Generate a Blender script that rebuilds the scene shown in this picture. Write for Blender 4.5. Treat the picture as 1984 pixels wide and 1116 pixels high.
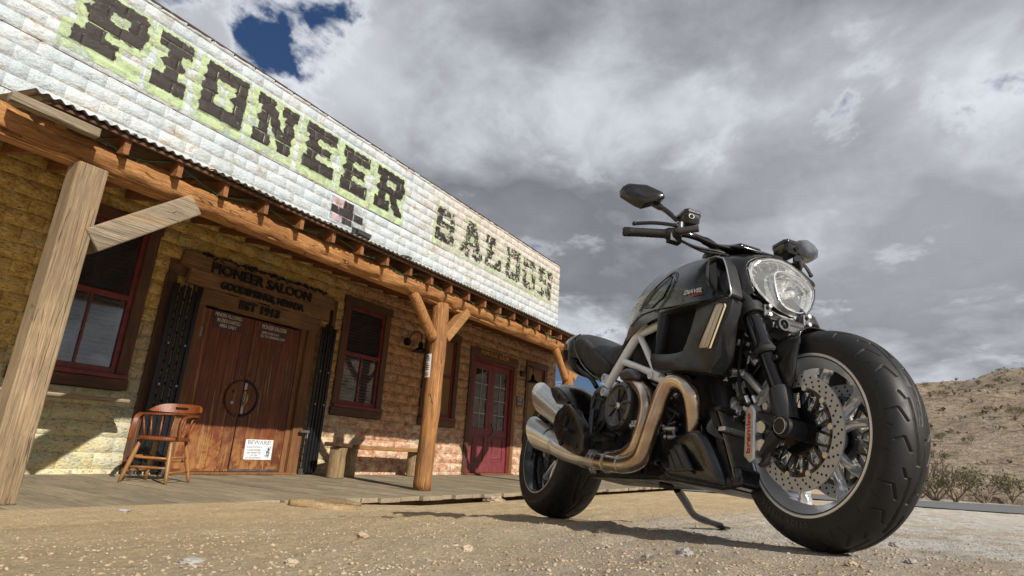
import bpy, bmesh, math, random
import numpy as np
from mathutils import Vector, Matrix, Euler
random.seed(7); rng = np.random.default_rng(7)
for o in list(bpy.data.objects): bpy.data.objects.remove(o, do_unlink=True)
scn = bpy.context.scene
COL = scn.collection
R = math.radians
# ---------------------------------------------------------------- camera
CAM = Vector((0.0, -7.4, 0.518)); FPX = 1115.0
YAW, PITCH, ROLL = 1.00596327, 0.27668411, 0.06428913
_f = Vector((math.sin(YAW)*math.cos(PITCH), math.cos(YAW)*math.cos(PITCH), math.sin(PITCH)))
_r = Vector((math.cos(YAW), -math.sin(YAW), 0)); _u = _r.cross(_f)
_r2 = _r*math.cos(ROLL)+_u*math.sin(ROLL); _u2 = -_r*math.sin(ROLL)+_u*math.cos(ROLL)
cd = bpy.data.cameras.new('camera'); cam = bpy.data.objects.new('camera', cd); COL.objects.link(cam)
cd.sensor_width = 36.0; cd.lens = FPX*36/1984; cd.clip_start = .05; cd.clip_end = 20000
m = Matrix((_r2, _u2, -_f)).transposed().to_4x4(); m.translation = CAM; cam.matrix_world = m
scn.camera = cam
scn.view_settings.view_transform = 'Standard'; scn.view_settings.look = 'None'
scn.view_settings.exposure = 0.48; scn.view_settings.gamma = 1.0
try: scn.view_settings.use_curve_mapping = False
except Exception: pass
SUNDIR = Vector((-.93, -2.6, 1.68)).normalized()      # towards the sun

# ---------------------------------------------------------------- node helper
class NT:
    def __init__(s, tree): s.t = tree; s.n = tree.nodes; s.l = tree.links
    def node(s, typ, **kw):
        n = s.n.new(typ)
        for k, v in kw.items(): setattr(n, k, v)
        return n
    def put(s, sock, v):
        if isinstance(v, bpy.types.NodeSocket): s.l.new(v, sock)
        elif v is not None:
            if isinstance(v, (tuple, list)) and len(v) == 3 and sock.type == 'RGBA': v = (*v, 1)
            sock.default_value = v
    def math(s, op, a, b=None, c=None, clamp=False):
        n = s.node('ShaderNodeMath', operation=op, use_clamp=clamp)
        s.put(n.inputs[0], a)
        if b is not None: s.put(n.inputs[1], b)
        if c is not None: s.put(n.inputs[2], c)
        return n.outputs[0]
    def vmath(s, op, a, b=None):
        n = s.node('ShaderNodeVectorMath', operation=op); s.put(n.inputs[0], a)
        if b is not None: s.put(n.inputs[1], b)
        return n.outputs['Value'] if op in ('DOT_PRODUCT', 'LENGTH') else n.outputs[0]
    def noise(s, vec, scale, detail=4, rough=.55, dist=0.0, col=False):
        n = s.node('ShaderNodeTexNoise'); s.put(n.inputs['Vector'], vec); n.inputs['Scale'].default_value = scale
        n.inputs['Detail'].default_value = detail; n.inputs['Roughness'].default_value = rough
        n.inputs['Distortion'].default_value = dist
        return n.outputs['Color'] if col else n.outputs['Fac']
    def voro(s, vec, scale, feat='F1', rnd=1.0, out='Distance'):
        n = s.node('ShaderNodeTexVoronoi', feature=feat); s.put(n.inputs['Vector'], vec); n.inputs['Scale'].default_value = scale
        n.inputs['Randomness'].default_value = rnd
        return n.outputs[out]
    def ramp(s, fac, a, b, lo=0.0, hi=1.0):
        n = s.node('ShaderNodeMapRange', interpolation_type='SMOOTHSTEP'); s.put(n.inputs[0], fac)
        n.inputs[1].default_value = a; n.inputs[2].default_value = b; n.inputs[3].default_value = lo; n.inputs[4].default_value = hi
        return n.outputs[0]
    def cramp(s, fac, stops):
        n = s.node('ShaderNodeValToRGB'); s.put(n.inputs[0], fac); e = n.color_ramp.elements
        while len(e) < len(stops): e.new(.5)
        for i, (p, c) in enumerate(stops): e[i].position = p; e[i].color = (*c, 1)
        return n.outputs[0]
    def mix(s, fac, a, b, blend='MIX'):
        n = s.node('ShaderNodeMix', data_type='RGBA', blend_type=blend); s.put(n.inputs[0], fac)
        s.put(n.inputs[6], a); s.put(n.inputs[7], b); return n.outputs[2]
    def sep(s, v):
        n = s.node('ShaderNodeSeparateXYZ'); s.put(n.inputs[0], v); return n.outputs
    def comb(s, x, y, z):
        n = s.node('ShaderNodeCombineXYZ')
        for i, v in enumerate((x, y, z)): s.put(n.inputs[i], v)
        return n.outputs[0]
    def scale(s, v, k):
        n = s.node('ShaderNodeMapping'); s.put(n.inputs[0], v); n.inputs['Scale'].default_value = k; return n.outputs[0]
    def bump(s, h, strength=.4, dist=.01):
        n = s.node('ShaderNodeBump'); s.put(n.inputs['Height'], h); n.inputs['Strength'].default_value = strength
        n.inputs['Distance'].default_value = dist; return n.outputs[0]
    def world(s): return s.node('ShaderNodeNewGeometry').outputs['Position']
    def obj(s): return s.node('ShaderNodeTexCoord').outputs['Object']
    def orand(s): return s.node('ShaderNodeObjectInfo').outputs['Random']
def new_mat(name):
    m = bpy.data.materials.new(name); m.use_nodes = True; t = NT(m.node_tree)
    b = m.node_tree.nodes['Principled BSDF']; return m, t, b
def setb(t, b, col=None, rough=None, metal=None, normal=None, **kw):
    if col is not None: t.put(b.inputs['Base Color'], col)
    if rough is not None: t.put(b.inputs['Roughness'], rough)
    if metal is not None: t.put(b.inputs['Metallic'], metal)
    if normal is not None: t.put(b.inputs['Normal'], normal)
    for k, v in kw.items(): t.put(b.inputs[k.replace('_', ' ')], v)

# ---------------------------------------------------------------- sky and sun
w = bpy.data.worlds.new('World'); scn.world = w; w.use_nodes = True
t = NT(w.node_tree); bg = w.node_tree.nodes['Background']; bg.inputs[1].default_value = .11
sky = t.node('ShaderNodeTexSky', sky_type='NISHITA'); sky.sun_disc = False
sky.sun_elevation = math.asin(SUNDIR.z); sky.sun_rotation = math.atan2(SUNDIR.x, SUNDIR.y)
sky.air_density = 1.0; sky.dust_density = .3; sky.altitude = 1100
d = t.node('ShaderNodeTexCoord').outputs['Generated']; sx, sy, sz = t.sep(d)
zz = t.math('ADD', t.math('MAXIMUM', sz, 0.0), .22)
pl = t.comb(t.math('DIVIDE', sx, zz), t.math('DIVIDE', sy, zz), 0.0)
warp = t.noise(pl, 1.3, 3, .5, col=True)
plw = t.vmath('ADD', pl, t.scale(warp, (.28, .28, 0)))
cov = t.noise(plw, 3.4, 10, .60)
big = t.noise(t.vmath('ADD', plw, (3.3, 1.7, 0)), 1.0, 4, .5)
det = t.noise(t.vmath('ADD', plw, (7.1, 4.2, 0)), 2.6, 10, .62)
# openings in the cloud deck
dwarp = t.vmath('NORMALIZE', t.vmath('ADD', d, t.vmath('SUBTRACT', t.scale(t.noise(d, 9, 5, .6, col=True), (.16, .16, .16)), (.08, .08, .08))))
def spot(direction, width, amt):
    dn = Vector(direction).normalized()
    dt = t.vmath('DOT_PRODUCT', dwarp, tuple(dn))
    return t.ramp(dt, math.cos(width), 1.0, 0.0, amt)
def pxdir(x, y): return (_f + _r2*((x-992)/FPX) + _u2*(-(y-558)/FPX)).normalized()
hole = None
for (px, py, wd, am) in ((325, -15, .075, .26), (540, 5, .12, .07), (500, 95, .06, .115), (640, 20, .06, .09), (690, -10, .05, .10),
                         (1690, 95, .065, .085), (1625, 237, .04, .12), (1815, 195, .05, .09), (1125, 745, .12, .32), (1660,740,.04,.14)):
    sp = spot(pxdir(px, py), wd, am)
    hole = sp if hole is None else t.math('ADD', hole, sp)
cv = t.math('SUBTRACT', cov, hole)
mask = t.ramp(cv, .245, .37)
# brightness of the cloud: thin edges white, thick parts grey
thick = t.math('ADD', t.math('MULTIPLY', big, .66), t.math('MULTIPLY', det, .34))
grey = t.cramp(thick, [(.30, (.66, .665, .68)), (.40, (.45, .455, .47)), (.465, (.27, .274, .284)), (.53, (.155, .158, .166)), (.60, (.185, .188, .197)), (.72, (.27, .275, .285))])
white = spot(pxdir(430, 130), .33, .55)
edge = t.math('MULTIPLY', t.ramp(cv, .30, .44, 1.0, 0.0), .40)
horiz = t.ramp(sz, .02, .22, .25, 0.0)
lowr = spot(pxdir(1750, 330), .35, .22)
lift = t.math('ADD', t.math('ADD', edge, t.math('ADD', horiz, lowr)), t.math('MULTIPLY', white, t.ramp(det, .35, .62, 0.15, 1.0)), clamp=True)
grey = t.mix(lift, grey, (.66, .665, .675))
cl = t.mix(1.0, t.mix(1.0, grey, (.88, .905, .95), 'MULTIPLY'), (10, 10, 10), 'MULTIPLY')
blue = t.mix(.85, sky.outputs[0], (.10, .30, .90), 'MIX')
t.put(bg.inputs[0], t.mix(mask, blue, cl))
sd = bpy.data.lights.new('sun', 'SUN'); so = bpy.data.objects.new('sun', sd); COL.objects.link(so)
sd.energy = 3.9; sd.angle = R(.53); sd.color = (1, .93, .82)
so.rotation_euler = SUNDIR.to_track_quat('Z', 'Y').to_euler(); so.location = (-5, -15, 12)

# ---------------------------------------------------------------- object helpers
def link(o, parent=None):
    COL.objects.link(o)
    if parent is not None: o.parent = parent
    return o
def tag(o, label=None, cat=None, group=None, kind=None):
    if label: o['label'] = label
    if cat: o['category'] = cat
    if group: o['group'] = group
    if kind: o['kind'] = kind
    return o
def empty(name, loc=(0, 0, 0), rz=0.0, **kw):
    o = bpy.data.objects.new(name, None); o.empty_display_size = .1; o.location = loc; o.rotation_euler = (0, 0, rz)
    link(o); tag(o, **kw); return o
class MB:
    def __init__(s): s.v = []; s.f = []; s.mi = []
    def add(s, vs, fs, mi=0):
        b = len(s.v); s.v += [tuple(v) for v in vs]; s.f += [tuple(i+b for i in f) for f in fs]; s.mi += [mi]*len(fs)
    def box(s, c, size, rot=None, mi=0):
        hx, hy, hz = size[0]/2, size[1]/2, size[2]/2
        vs = [Vector((x, y, z)) for x in (-hx, hx) for y in (-hy, hy) for z in (-hz, hz)]
        if rot is not None:
            rm = rot if isinstance(rot, Matrix) else Euler(rot).to_matrix()
            vs = [rm @ v for v in vs]
        c = Vector(c); vs = [v+c for v in vs]
        s.add(vs, [(0, 1, 3, 2), (4, 6, 7, 5), (0, 4, 5, 1), (2, 3, 7, 6), (0, 2, 6, 4), (1, 5, 7, 3)], mi)
    def bb(s, x0, x1, y0, y1, z0, z1, mi=0): s.box(((x0+x1)/2, (y0+y1)/2, (z0+z1)/2), (abs(x1-x0), abs(y1-y0), abs(z1-z0)), None, mi)
    def bar(s, a, b, w, h, up=(0, 0, 1), mi=0):
        a = Vector(a); b = Vector(b); d = (b-a); L = d.length; d.normalize(); u = Vector(up)
        x = d.cross(u)
        if x.length < 1e-4: x = d.cross(Vector((1, 0, 0)))
        x.normalize(); u = x.cross(d)
        s.box((a+b)/2, (L, w, h), Matrix((d, x, u)).transposed(), mi)
    def tube(s, pts, rad, seg=10, cap=True, mi=0, flat=None):
        pts = [Vector(p) for p in pts]; n = len(pts)
        rs = rad if isinstance(rad, (list, tuple)) else [rad]*n
        tg = [(pts[min(i+1, n-1)]-pts[max(i-1, 0)]).normalized() for i in range(n)]
        u = tg[0].orthogonal().normalized(); rings = []; vs = []; fs = []
        for i in range(n):
            u = (u-tg[i]*u.dot(tg[i])).normalized(); w_ = tg[i].cross(u)
            for k in range(seg):
                a = 2*math.pi*k/seg; o = u*math.cos(a)*rs[i]+w_*math.sin(a)*rs[i]
                if flat is not None: o = Vector((o.x*flat[0], o.y*flat[1], o.z*flat[2]))
                vs.append(pts[i]+o)
        for i in range(n-1):
            for k in range(seg):
                k2 = (k+1) % seg; fs.append((i*seg+k, i*seg+k2, (i+1)*seg+k2, (i+1)*seg+k))
        if cap: fs.append(tuple(range(seg))[::-1]); fs.append(tuple((n-1)*seg+k for k in range(seg)))
        s.add(vs, fs, mi)
    def cyl(s, a, b, r, seg=20, r2=None, mi=0): s.tube([a, b], [r, r if r2 is None else r2], seg, True, mi)
    def lathe(s, prof, origin=(0, 0, 0), axis='y', seg=64, mi=0, a0=0, a1=2*math.pi, closed=True):
        # prof: (radius, offset along axis)
        n = len(prof); full = abs(a1-a0-2*math.pi) < 1e-6; vs = []; fs = []; N = seg if full else seg+1
        for i in range(N):
            a = a0+(a1-a0)*i/seg; c, sn = math.cos(a), math.sin(a)
            for r, y in prof:
                if axis == 'y': vs.append((origin[0]+r*c, origin[1]+y, origin[2]+r*sn))
                elif axis == 'z': vs.append((origin[0]+r*c, origin[1]+r*sn, origin[2]+y))
                else: vs.append((origin[0]+y, origin[1]+r*c, origin[2]+r*sn))
        for i in range(seg):
            j = (i+1) % N
            for k in range(n-1 if not closed else n):
                k2 = (k+1) % n; fs.append((i*n+k, i*n+k2, j*n+k2, j*n+k))
        s.add(vs, fs, mi)
    def build(s, name, mat, parent=None, smooth=False, bevel=0, sub=0, xf=None, solid=0, bseg=2):
        me = bpy.data.meshes.new(name); vs = s.v
        if xf is not None: vs = [tuple(xf(Vector(v))) for v in vs]
        me.from_pydata(vs, [], s.f); me.update()
        for mt in (mat if isinstance(mat, (list, tuple)) else [mat]): me.materials.append(mt)
        if any(s.mi): me.polygons.foreach_set('material_index', s.mi)
        bm = bmesh.new(); bm.from_mesh(me); bmesh.ops.recalc_face_normals(bm, faces=bm.faces); bm.to_mesh(me); bm.free()
        o = bpy.data.objects.new(name, me); link(o, parent)
        if solid:
            md = o.modifiers.new('solid', 'SOLIDIFY'); md.thickness = solid; md.offset = 0
        if sub:
            md = o.modifiers.new('sub', 'SUBSURF'); md.levels = md.render_levels = sub
        if bevel:
            md = o.modifiers.new('bevel', 'BEVEL'); md.width = bevel; md.segments = bseg; md.limit_method = 'ANGLE'; md.angle_limit = R(40)
            md.harden_normals = False
        if smooth: me.shade_smooth() if hasattr(me, 'shade_smooth') else None
        if smooth == 'auto':
            try: me.set_sharp_from_angle(angle=R(38))
            except Exception: pass
        return o
def spline(pts, n=8):
    P = [Vector(p) for p in pts]; P = [P[0]*2-P[1]]+P+[P[-1]*2-P[-2]]; out = []
    for i in range(1, len(P)-2):
        for k in range(n):
            u = k/n; a, b, c, d_ = P[i-1], P[i], P[i+1], P[i+2]
            out.append(.5*((2*b)+(c-a)*u+(2*a-5*b+4*c-d_)*u*u+(3*b-a-3*c+d_)*u**3))
    out.append(P[-2]); return out
_fontcache = {}
def text_obj(name, body, size, origin, xd, yd, mat, parent=None, extrude=.001, align='CENTER', sx=1.0, spacing=1.0, line=1.0, bold=0.0):
    cu = bpy.data.curves.new(name, 'FONT'); cu.body = body; cu.size = size; cu.extrude = extrude; cu.align_x = align; cu.align_y = 'CENTER'
    cu.space_character = spacing; cu.space_line = line; cu.offset = bold; cu.resolution_u = 3
    to = bpy.data.objects.new(name, cu); COL.objects.link(to)
    dg = bpy.context.evaluated_depsgraph_get(); me = bpy.data.meshes.new_from_object(to.evaluated_get(dg))
    bpy.data.objects.remove(to, do_unlink=True); bpy.data.curves.remove(cu)
    xd = Vector(xd).normalized(); yd = Vector(yd); yd = (yd-xd*yd.dot(xd)).normalized(); zd = xd.cross(yd)
    mm = Matrix((xd*sx, yd, zd)).transposed().to_4x4(); mm.translation = Vector(origin)
    me.transform(mm); me.materials.clear(); me.materials.append(mat); me.name = name
    return link(bpy.data.objects.new(name, me), parent)
def vnoise(x, y, seed=0):
    xi = np.floor(x).astype(np.int64); yi = np.floor(y).astype(np.int64); xf = x-xi; yf = y-yi
    def h(a, b):
        n = (a*374761393+b*668265263+seed*1442695041) & 0x7fffffff; n = ((n ^ (n >> 13))*1274126177) & 0x7fffffff
        return ((n ^ (n >> 16)) & 0xffff)/65535.0
    u = xf*xf*(3-2*xf); v = yf*yf*(3-2*yf)
    return (h(xi, yi)*(1-u)+h(xi+1, yi)*u)*(1-v)+(h(xi, yi+1)*(1-u)+h(xi+1, yi+1)*u)*v-.5
def fbm(x, y, oc=4, seed=0):
    s = 0; a = 1.0
    for i in range(oc): s = s+a*vnoise(x*2**i, y*2**i, seed+i); a *= .5
    return s
def pix_ray(px, py): return (_f + _r2*((px-992)/FPX) + _u2*(-(py-558)/FPX))
def proj_px(p):
    q = Vector(p)-CAM; z = q.dot(_f)
    return (992+FPX*q.dot(_r2)/z, 558-FPX*q.dot(_u2)/z, z)

# ---------------------------------------------------------------- materials
def wood_mat(name, c1, c2, c3=None, axis=0, scale=1.0, rough=.75, bump=.5, worn=None, space='obj', dirt=.5, cont=1.0, cracks=False, foot=None):
    m, t, b = new_mat(name); p = t.obj() if space == 'obj' else t.world()
    k = [20*scale]*3; k[axis] = .8*scale
    r = t.orand(); off = t.comb(t.math('MULTIPLY', r, 17.0), t.math('MULTIPLY', r, 31.0), t.math('MULTIPLY', r, 7.0))
    p2 = t.vmath('ADD', p, off)
    g = t.noise(t.scale(p2, tuple(k)), 2.2, 8, .65, .8)
    k2 = [110*scale]*3; k2[axis] = 2.6*scale
    fine = t.noise(t.scale(p2, tuple(k2)), 1.5, 6, .7, .3)
    base = t.cramp(g, [(.30, c1), (.5, c2), (.72, c3 or c2)])
    base = t.mix(t.ramp(fine, .42, .62, dirt*cont, 0), base, tuple(x*.28 for x in c1), 'MIX')
    kc = [9*scale]*3; kc[axis] = .35*scale
    crack = t.voro(t.scale(t.vmath('ADD', p2, t.scale(t.noise(p2, 3, 3, .5, col=True), (.025, .025, .025))), tuple(kc)), 1.6, 'DISTANCE_TO_EDGE')
    cm = t.math('MULTIPLY', t.ramp(crack, .0, .018, 1, 0), t.ramp(t.noise(p2, 4, 3, .5), .42, .6)) if cracks else None
    if cracks: base = t.mix(t.math('MULTIPLY', cm, .85), base, tuple(x*.14 for x in c1))
    big = t.noise(p2, 1.7*scale, 5, .6)
    base = t.mix(t.ramp(big, .35, .65, .45, 0.0), base, tuple(x*.5 for x in c1))
    if foot:
        wz = t.sep(t.world())[2]; fm = t.math('MULTIPLY', t.ramp(t.math('ADD', wz, t.math('MULTIPLY', g, .9)), 1.35, .55), t.ramp(t.noise(p2, 5, 6, .7), .42, .62, 0, .85))
        base = t.mix(fm, base, foot)
    if worn: base = t.mix(t.ramp(t.noise(t.scale(p2, tuple(x*.5 for x in k)), 2.5, 6, .7), .56, .66, 0, .85), base, worn)
    base = t.mix(1.0, base, t.mix(r, (.82, .82, .84), (1.12, 1.1, 1.06)), 'MULTIPLY')
    h = t.math('ADD', t.math('MULTIPLY', fine, .6), t.math('MULTIPLY', g, .8))
    if cracks: h = t.math('SUBTRACT', h, cm)
    setb(t, b, base, rough, 0, t.bump(h, bump, .012)); return m
M = {}
M['log'] = wood_mat('log_wood', (.26, .105, .028), (.52, .24, .075), (.68, .40, .17), axis=0, bump=1.0, rough=.7, cracks=True)
M['log_v'] = wood_mat('post_wood', (.24, .095, .028), (.48, .22, .07), (.62, .35, .14), axis=2, bump=1.0, rough=.7, cracks=True)
M['rafter'] = wood_mat('rafter_wood', (.17, .065, .022), (.34, .14, .05), (.44, .21, .085), axis=1, rough=.8)
M['grey_timber'] = wood_mat('weathered_timber', (.24, .185, .12), (.42, .345, .25), (.54, .43, .28), axis=0, bump=.9, worn=(.46, .26, .10), cracks=True)
M['grey_post'] = wood_mat('weathered_post', (.25, .175, .10), (.43, .32, .20), (.54, .40, .24), axis=2, bump=.9, worn=(.44, .27, .12), cracks=True)
M['deck'] = wood_mat('deck_board', (.27, .22, .145), (.45, .38, .26), (.56, .48, .35), axis=1, bump=.6, rough=.85)
M['trim_v'] = wood_mat('brown_trim', (.07, .032, .016), (.15, .066, .03), (.23, .11, .05), axis=2, rough=.6, worn=(.20,.11,.05))
M['trim_h'] = wood_mat('brown_trim_flat', (.07, .032, .016), (.15, .066, .03), (.23, .11, .05), axis=0, rough=.6)
M['door'] = wood_mat('stained_door', (.095, .024, .011), (.23, .060, .022), (.33, .095, .034), axis=2, rough=.5, bump=.35, worn=(.36, .22, .09), foot=(.36, .18, .06))
M['lintel'] = wood_mat('lintel_board', (.17, .085, .04), (.31, .165, .075), (.42, .24, .11), axis=0, rough=.7, bump=.8)
M['jamb'] = wood_mat('jamb_wood', (.15, .065, .026), (.29, .125, .045), (.40, .20, .075), axis=2, rough=.6)
M['chair'] = wood_mat('chair_varnish', (.15, .036, .012), (.29, .08, .022), (.38, .13, .036), axis=2, rough=.42, bump=.25, dirt=.45)
M['chair_leg'] = wood_mat('chair_leg_wood', (.24, .105, .035), (.38, .18, .06), (.46, .24, .09), axis=2, rough=.45, bump=.15, dirt=.25)
M['stump'] = wood_mat('stump_wood', (.22, .15, .075), (.38, .27, .14), (.48, .36, .19), axis=2, bump=.9, cracks=True)
M['plank'] = wood_mat('bench_plank', (.30, .14, .045), (.48, .25, .09), (.56, .33, .13), axis=0, bump=.6)
M['drift'] = wood_mat('drift_wood', (.30, .20, .10), (.45, .33, .18), (.55, .42, .25), axis=0, bump=.9)
M['tan_board'] = wood_mat('tan_board', (.20, .11, .045), (.26, .15, .065), (.30, .18, .08), axis=2, rough=.8, bump=.15, dirt=.2)
def plain(name, col, rough=.5, metal=0.0, var=.25, bump=0.0, bscale=60, **kw):
    m, t, b = new_mat(name); p = t.obj()
    n = t.noise(p, 9, 5, .6); c = t.mix(t.ramp(n, .3, .7, 0, 1), tuple(x*(1-var) for x in col), tuple(min(1, x*(1+var)) for x in col))
    nn = None
    if bump: nn = t.bump(t.noise(p, bscale, 5, .6), bump, .004)
    rr = t.ramp(t.noise(p, 23, 4, .6), .3, .7, rough*.85, min(1, rough*1.15))
    setb(t, b, c, rr, metal, nn, **kw); return m
M['red'] = plain('red_paint', (.16, .022, .022), .45, var=.35, bump=.2)
M['maroon_door'] = plain('maroon_door_paint', (.17, .036, .042), .5, var=.22, bump=.15)
M['white_trim'] = plain('white_slat', (.42, .44, .45), .6)
M['dark_slat'] = plain('dark_slat', (.055, .022, .018), .6)
M['black_iron'] = plain('black_iron', (.014, .015, .017), .38, .3, bump=.3)
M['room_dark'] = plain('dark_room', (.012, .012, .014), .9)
M['tin'] = plain('corrugated_tin', (.22, .20, .17), .5, .6, var=.4)
M['tin_edge'] = plain('rusty_flashing', (.06, .03, .02), .7, .2)
M['galv'] = plain('galvanised_steel', (.30, .31, .33), .35, .9)
M['brass'] = plain('brass', (.45, .30, .08), .35, .9)
M['paper'] = plain('paper', (.72, .74, .78), .7, var=.06)
M['ink'] = plain('black_ink', (.02, .02, .022), .6)
M['sign_ink'] = plain('sign_blue_grey_ink', (.12, .17, .20), .6)
M['sign_dark'] = plain('dark_purple_sign', (.055, .04, .055), .55)
M['letter_tan'] = plain('tan_lettering', (.78, .66, .50), .6)
M['letter_gold'] = plain('carved_gold_letter', (.48, .25, .07), .6)
M['carved'] = plain('carved_black_letter', (.010, .011, .012), .55)
M['wire_green'] = plain('green_wire', (.02, .10, .065), .4)
M['glow_bulb'] = plain('tiny_bulb', (.30, .42, .25), .2)
def glass_mat(name, tint, rough=.03):
    m, t, b = new_mat(name); p = t.world()
    setb(t, b, tint, rough, 0, t.bump(t.noise(p, 2.2, 2, .5), .05, .03), IOR=2.1, Specular_IOR_Level=1.0); b.inputs['Alpha'].default_value = .42
    return m
M['glass'] = glass_mat('window_glass', (.03, .045, .06))
# --- painted pressed block siding
def siding(name, upper):
    m, t, b = new_mat(name); p = t.world(); x, y, z = t.sep(p); q = t.scale(p, (1, 1, 1.6))
    fine = t.noise(t.scale(p, (1.0, 1, 2.4)), 34, 6, .72); med = t.noise(q, 6.0, 6, .62); big = t.noise(q, 1.1, 5, .6)
    if upper:
        c = t.mix(t.ramp(big, .35, .65), (.47, .54, .59), (.56, .62, .66))
        aged = t.math('MULTIPLY', t.ramp(x, 7.2, 9.6), t.ramp(z, 4.0, 4.9))
        aged = t.math('MAXIMUM', aged, t.math('MULTIPLY', t.ramp(big, .52, .66), .35))
        c = t.mix(aged, c, t.mix(t.ramp(med, .35, .65), (.50, .46, .40), (.58, .57, .54)))
        rust = t.math('MULTIPLY', t.ramp(t.noise(q, 3.1, 7, .7, .6), .54, .64), t.ramp(med, .42, .54))
        c = t.mix(t.math('MULTIPLY', rust, .8), c, (.42, .26, .13))
        gr = t.math('MULTIPLY', t.ramp(t.noise(t.vmath('ADD', q, (5., 3., 8.)), 2.2, 6, .7), .56, .66), .5)
        c = t.mix(gr, c, (.36, .37, .30))
        chips = t.math('MULTIPLY', t.ramp(t.noise(t.scale(p, (1.0, 1, 2.2)), 62, 5, .75), .53, .575), t.ramp(t.noise(q, 3.6, 6, .7), .42, .56))
        c = t.mix(t.math('MULTIPLY', chips, .8), c, (.16, .15, .15))
        row = t.math('FRACT', t.math('DIVIDE', t.math('SUBTRACT', z, 4.52-.172*27), .172))
        drip = t.math('MULTIPLY', t.ramp(row, .30, .04), t.ramp(t.noise(t.scale(p, (1, 1, 2.0)), 8, 7, .75), .44, .58))
        c = t.mix(t.math('MULTIPLY', drip, .6), c, t.mix(t.ramp(big, .4, .6), (.30, .27, .24), (.42, .30, .20)))
        rough = .7; bs = .9
    else:
        ochre = t.cramp(med, [(.3, (.36, .20, .035)), (.5, (.60, .385, .085)), (.66, (.74, .55, .21))])
        brown = t.cramp(med, [(.3, (.22, .09, .03)), (.5, (.42, .20, .075)), (.68, (.58, .34, .16))])
        right = t.ramp(t.math('ADD', x, t.math('MULTIPLY', t.math('SUBTRACT', big, .5), 3.0)), 5.2, 7.4)
        c = t.mix(right, ochre, brown)
        # worn lower part: cream, orange, red and faded green
        low = t.ramp(t.math('ADD', z, t.math('MULTIPLY', t.math('SUBTRACT', big, .5), 1.2)), .75, 1.35, 1.0, 0.0)
        creamL = t.cramp(med, [(.3, (.48, .40, .20)), (.45, (.64, .56, .32)), (.58, (.56, .57, .38)), (.7, (.70, .64, .46))])
        creamR = t.cramp(med, [(.32, (.34, .13, .075)), (.45, (.46, .22, .13)), (.55, (.62, .42, .28)), (.68, (.64, .56, .42))])
        c = t.mix(low, c, t.mix(right, creamL, creamR))
        red = t.math('MULTIPLY', t.ramp(t.noise(q, 4.3, 7, .72, .5), .55, .66), t.math('ADD', t.math('MULTIPLY', right, .75), .12))
        c = t.mix(red, c, (.27, .075, .045))
        grn = t.math('MULTIPLY', t.ramp(t.noise(t.vmath('ADD', q, (4., 2., 1.)), 2.7, 6, .7), .57, .66), .6)
        c = t.mix(grn, c, (.27, .30, .22))
        pier = t.math('MULTIPLY', t.math('MULTIPLY', t.ramp(x, 3.2, 3.5), t.ramp(x, 3.7, 3.9, 1, 0)), t.math('MULTIPLY', t.ramp(z, 2.1, 1.6), t.ramp(fine, .40, .58)))
        c = t.mix(t.math('MULTIPLY', pier, .8), c, (.36, .37, .36))
        chips = t.math('MULTIPLY', t.ramp(fine, .545, .61), .85)
        c = t.mix(chips, c, t.mix(low, (.66, .58, .42), (.74, .70, .60)))
        drk = t.ramp(t.noise(t.scale(p, (1.0, 1, 2.4)), 27, 6, .75), .38, .47, .85, 0)
        c = t.mix(drk, c, t.mix(low, (.075, .04, .018), (.20, .13, .07)))
        rough = .62; bs = 1.0
    h = t.math('ADD', t.math('MULTIPLY', fine, .5), t.math('ADD', med, t.math('MULTIPLY', t.voro(q, 19), .5)))
    setb(t, b, c, rough, 0, t.bump(h, bs, .016)); return m
M['siding_up'] = siding('white_block_siding', True); M['siding_lo'] = siding('ochre_block_siding', False)
def paint_layer(name, c1, c2, lo, hi, sc=7, spark=.0):
    m, t, b = new_mat(name); p = t.world(); q = t.scale(p, (1, 1, 1.5)); x, y, z = t.sep(p)
    n = t.noise(q, sc, 8, .72, .3); fine = t.noise(q, 45, 5, .75)
    a = t.math('ADD', t.math('MULTIPLY', n, .7), t.math('MULTIPLY', fine, .3))
    wear = t.ramp(x, 7.9, 9.0, 0.0, .088 if spark else .07)
    al = t.ramp(t.math('SUBTRACT', a, wear), lo, hi)
    c = t.mix(t.noise(q, 9, 5, .6), c1, c2)
    if spark: c = t.mix(t.ramp(fine, .60, .70, 0, spark), c, (.34, .32, .30))
    setb(t, b, c, .38 if spark else .75, 0, t.bump(t.math('ADD', fine, n), .8, .012)); t.put(b.inputs['Alpha'], al)
    return m
M['letter_black'] = paint_layer('peeling_black_paint', (.011, .009, .009), (.036, .022, .017), .375, .43, 9, .55)
M['halo_green'] = paint_layer('faded_green_paint', (.34, .50, .22), (.56, .62, .42), .39, .53, 4.5)
# --- bike materials
def gloss(name, col, rough, metal=0.0, coat=0.0, fleck=0.0, bump=0.0, bs=250, dust=.12):
    m, t, b = new_mat(name); p = t.obj(); n = t.noise(p, 35, 5, .65)
    c = t.mix(t.ramp(n, .52, .75, 0, dust), col, (.22, .19, .15))
    setb(t, b, c, t.ramp(t.noise(p, 16, 5, .6), .3, .7, rough*.8, min(1, rough*1.25)), metal,
         t.bump(t.noise(p, bs, 3, .6), bump, .001) if bump else None)
    b.inputs['Coat Weight'].default_value = coat; b.inputs['Coat Roughness'].default_value = .08; return m
M['matt_black'] = gloss('satin_black_bodywork', (.011, .011, .012), .27, 0, .45, dust=.03)
M['body_dark'] = gloss('dark_grey_plastic', (.019, .020, .022), .38, bump=.1, dust=.08)
M['black_gloss'] = gloss('gloss_black', (.008, .008, .009), .12, 0, .5, dust=.03)
M['cast_dark'] = gloss('dark_cast_metal', (.11, .11, .115), .36, .7, bump=.2)
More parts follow.
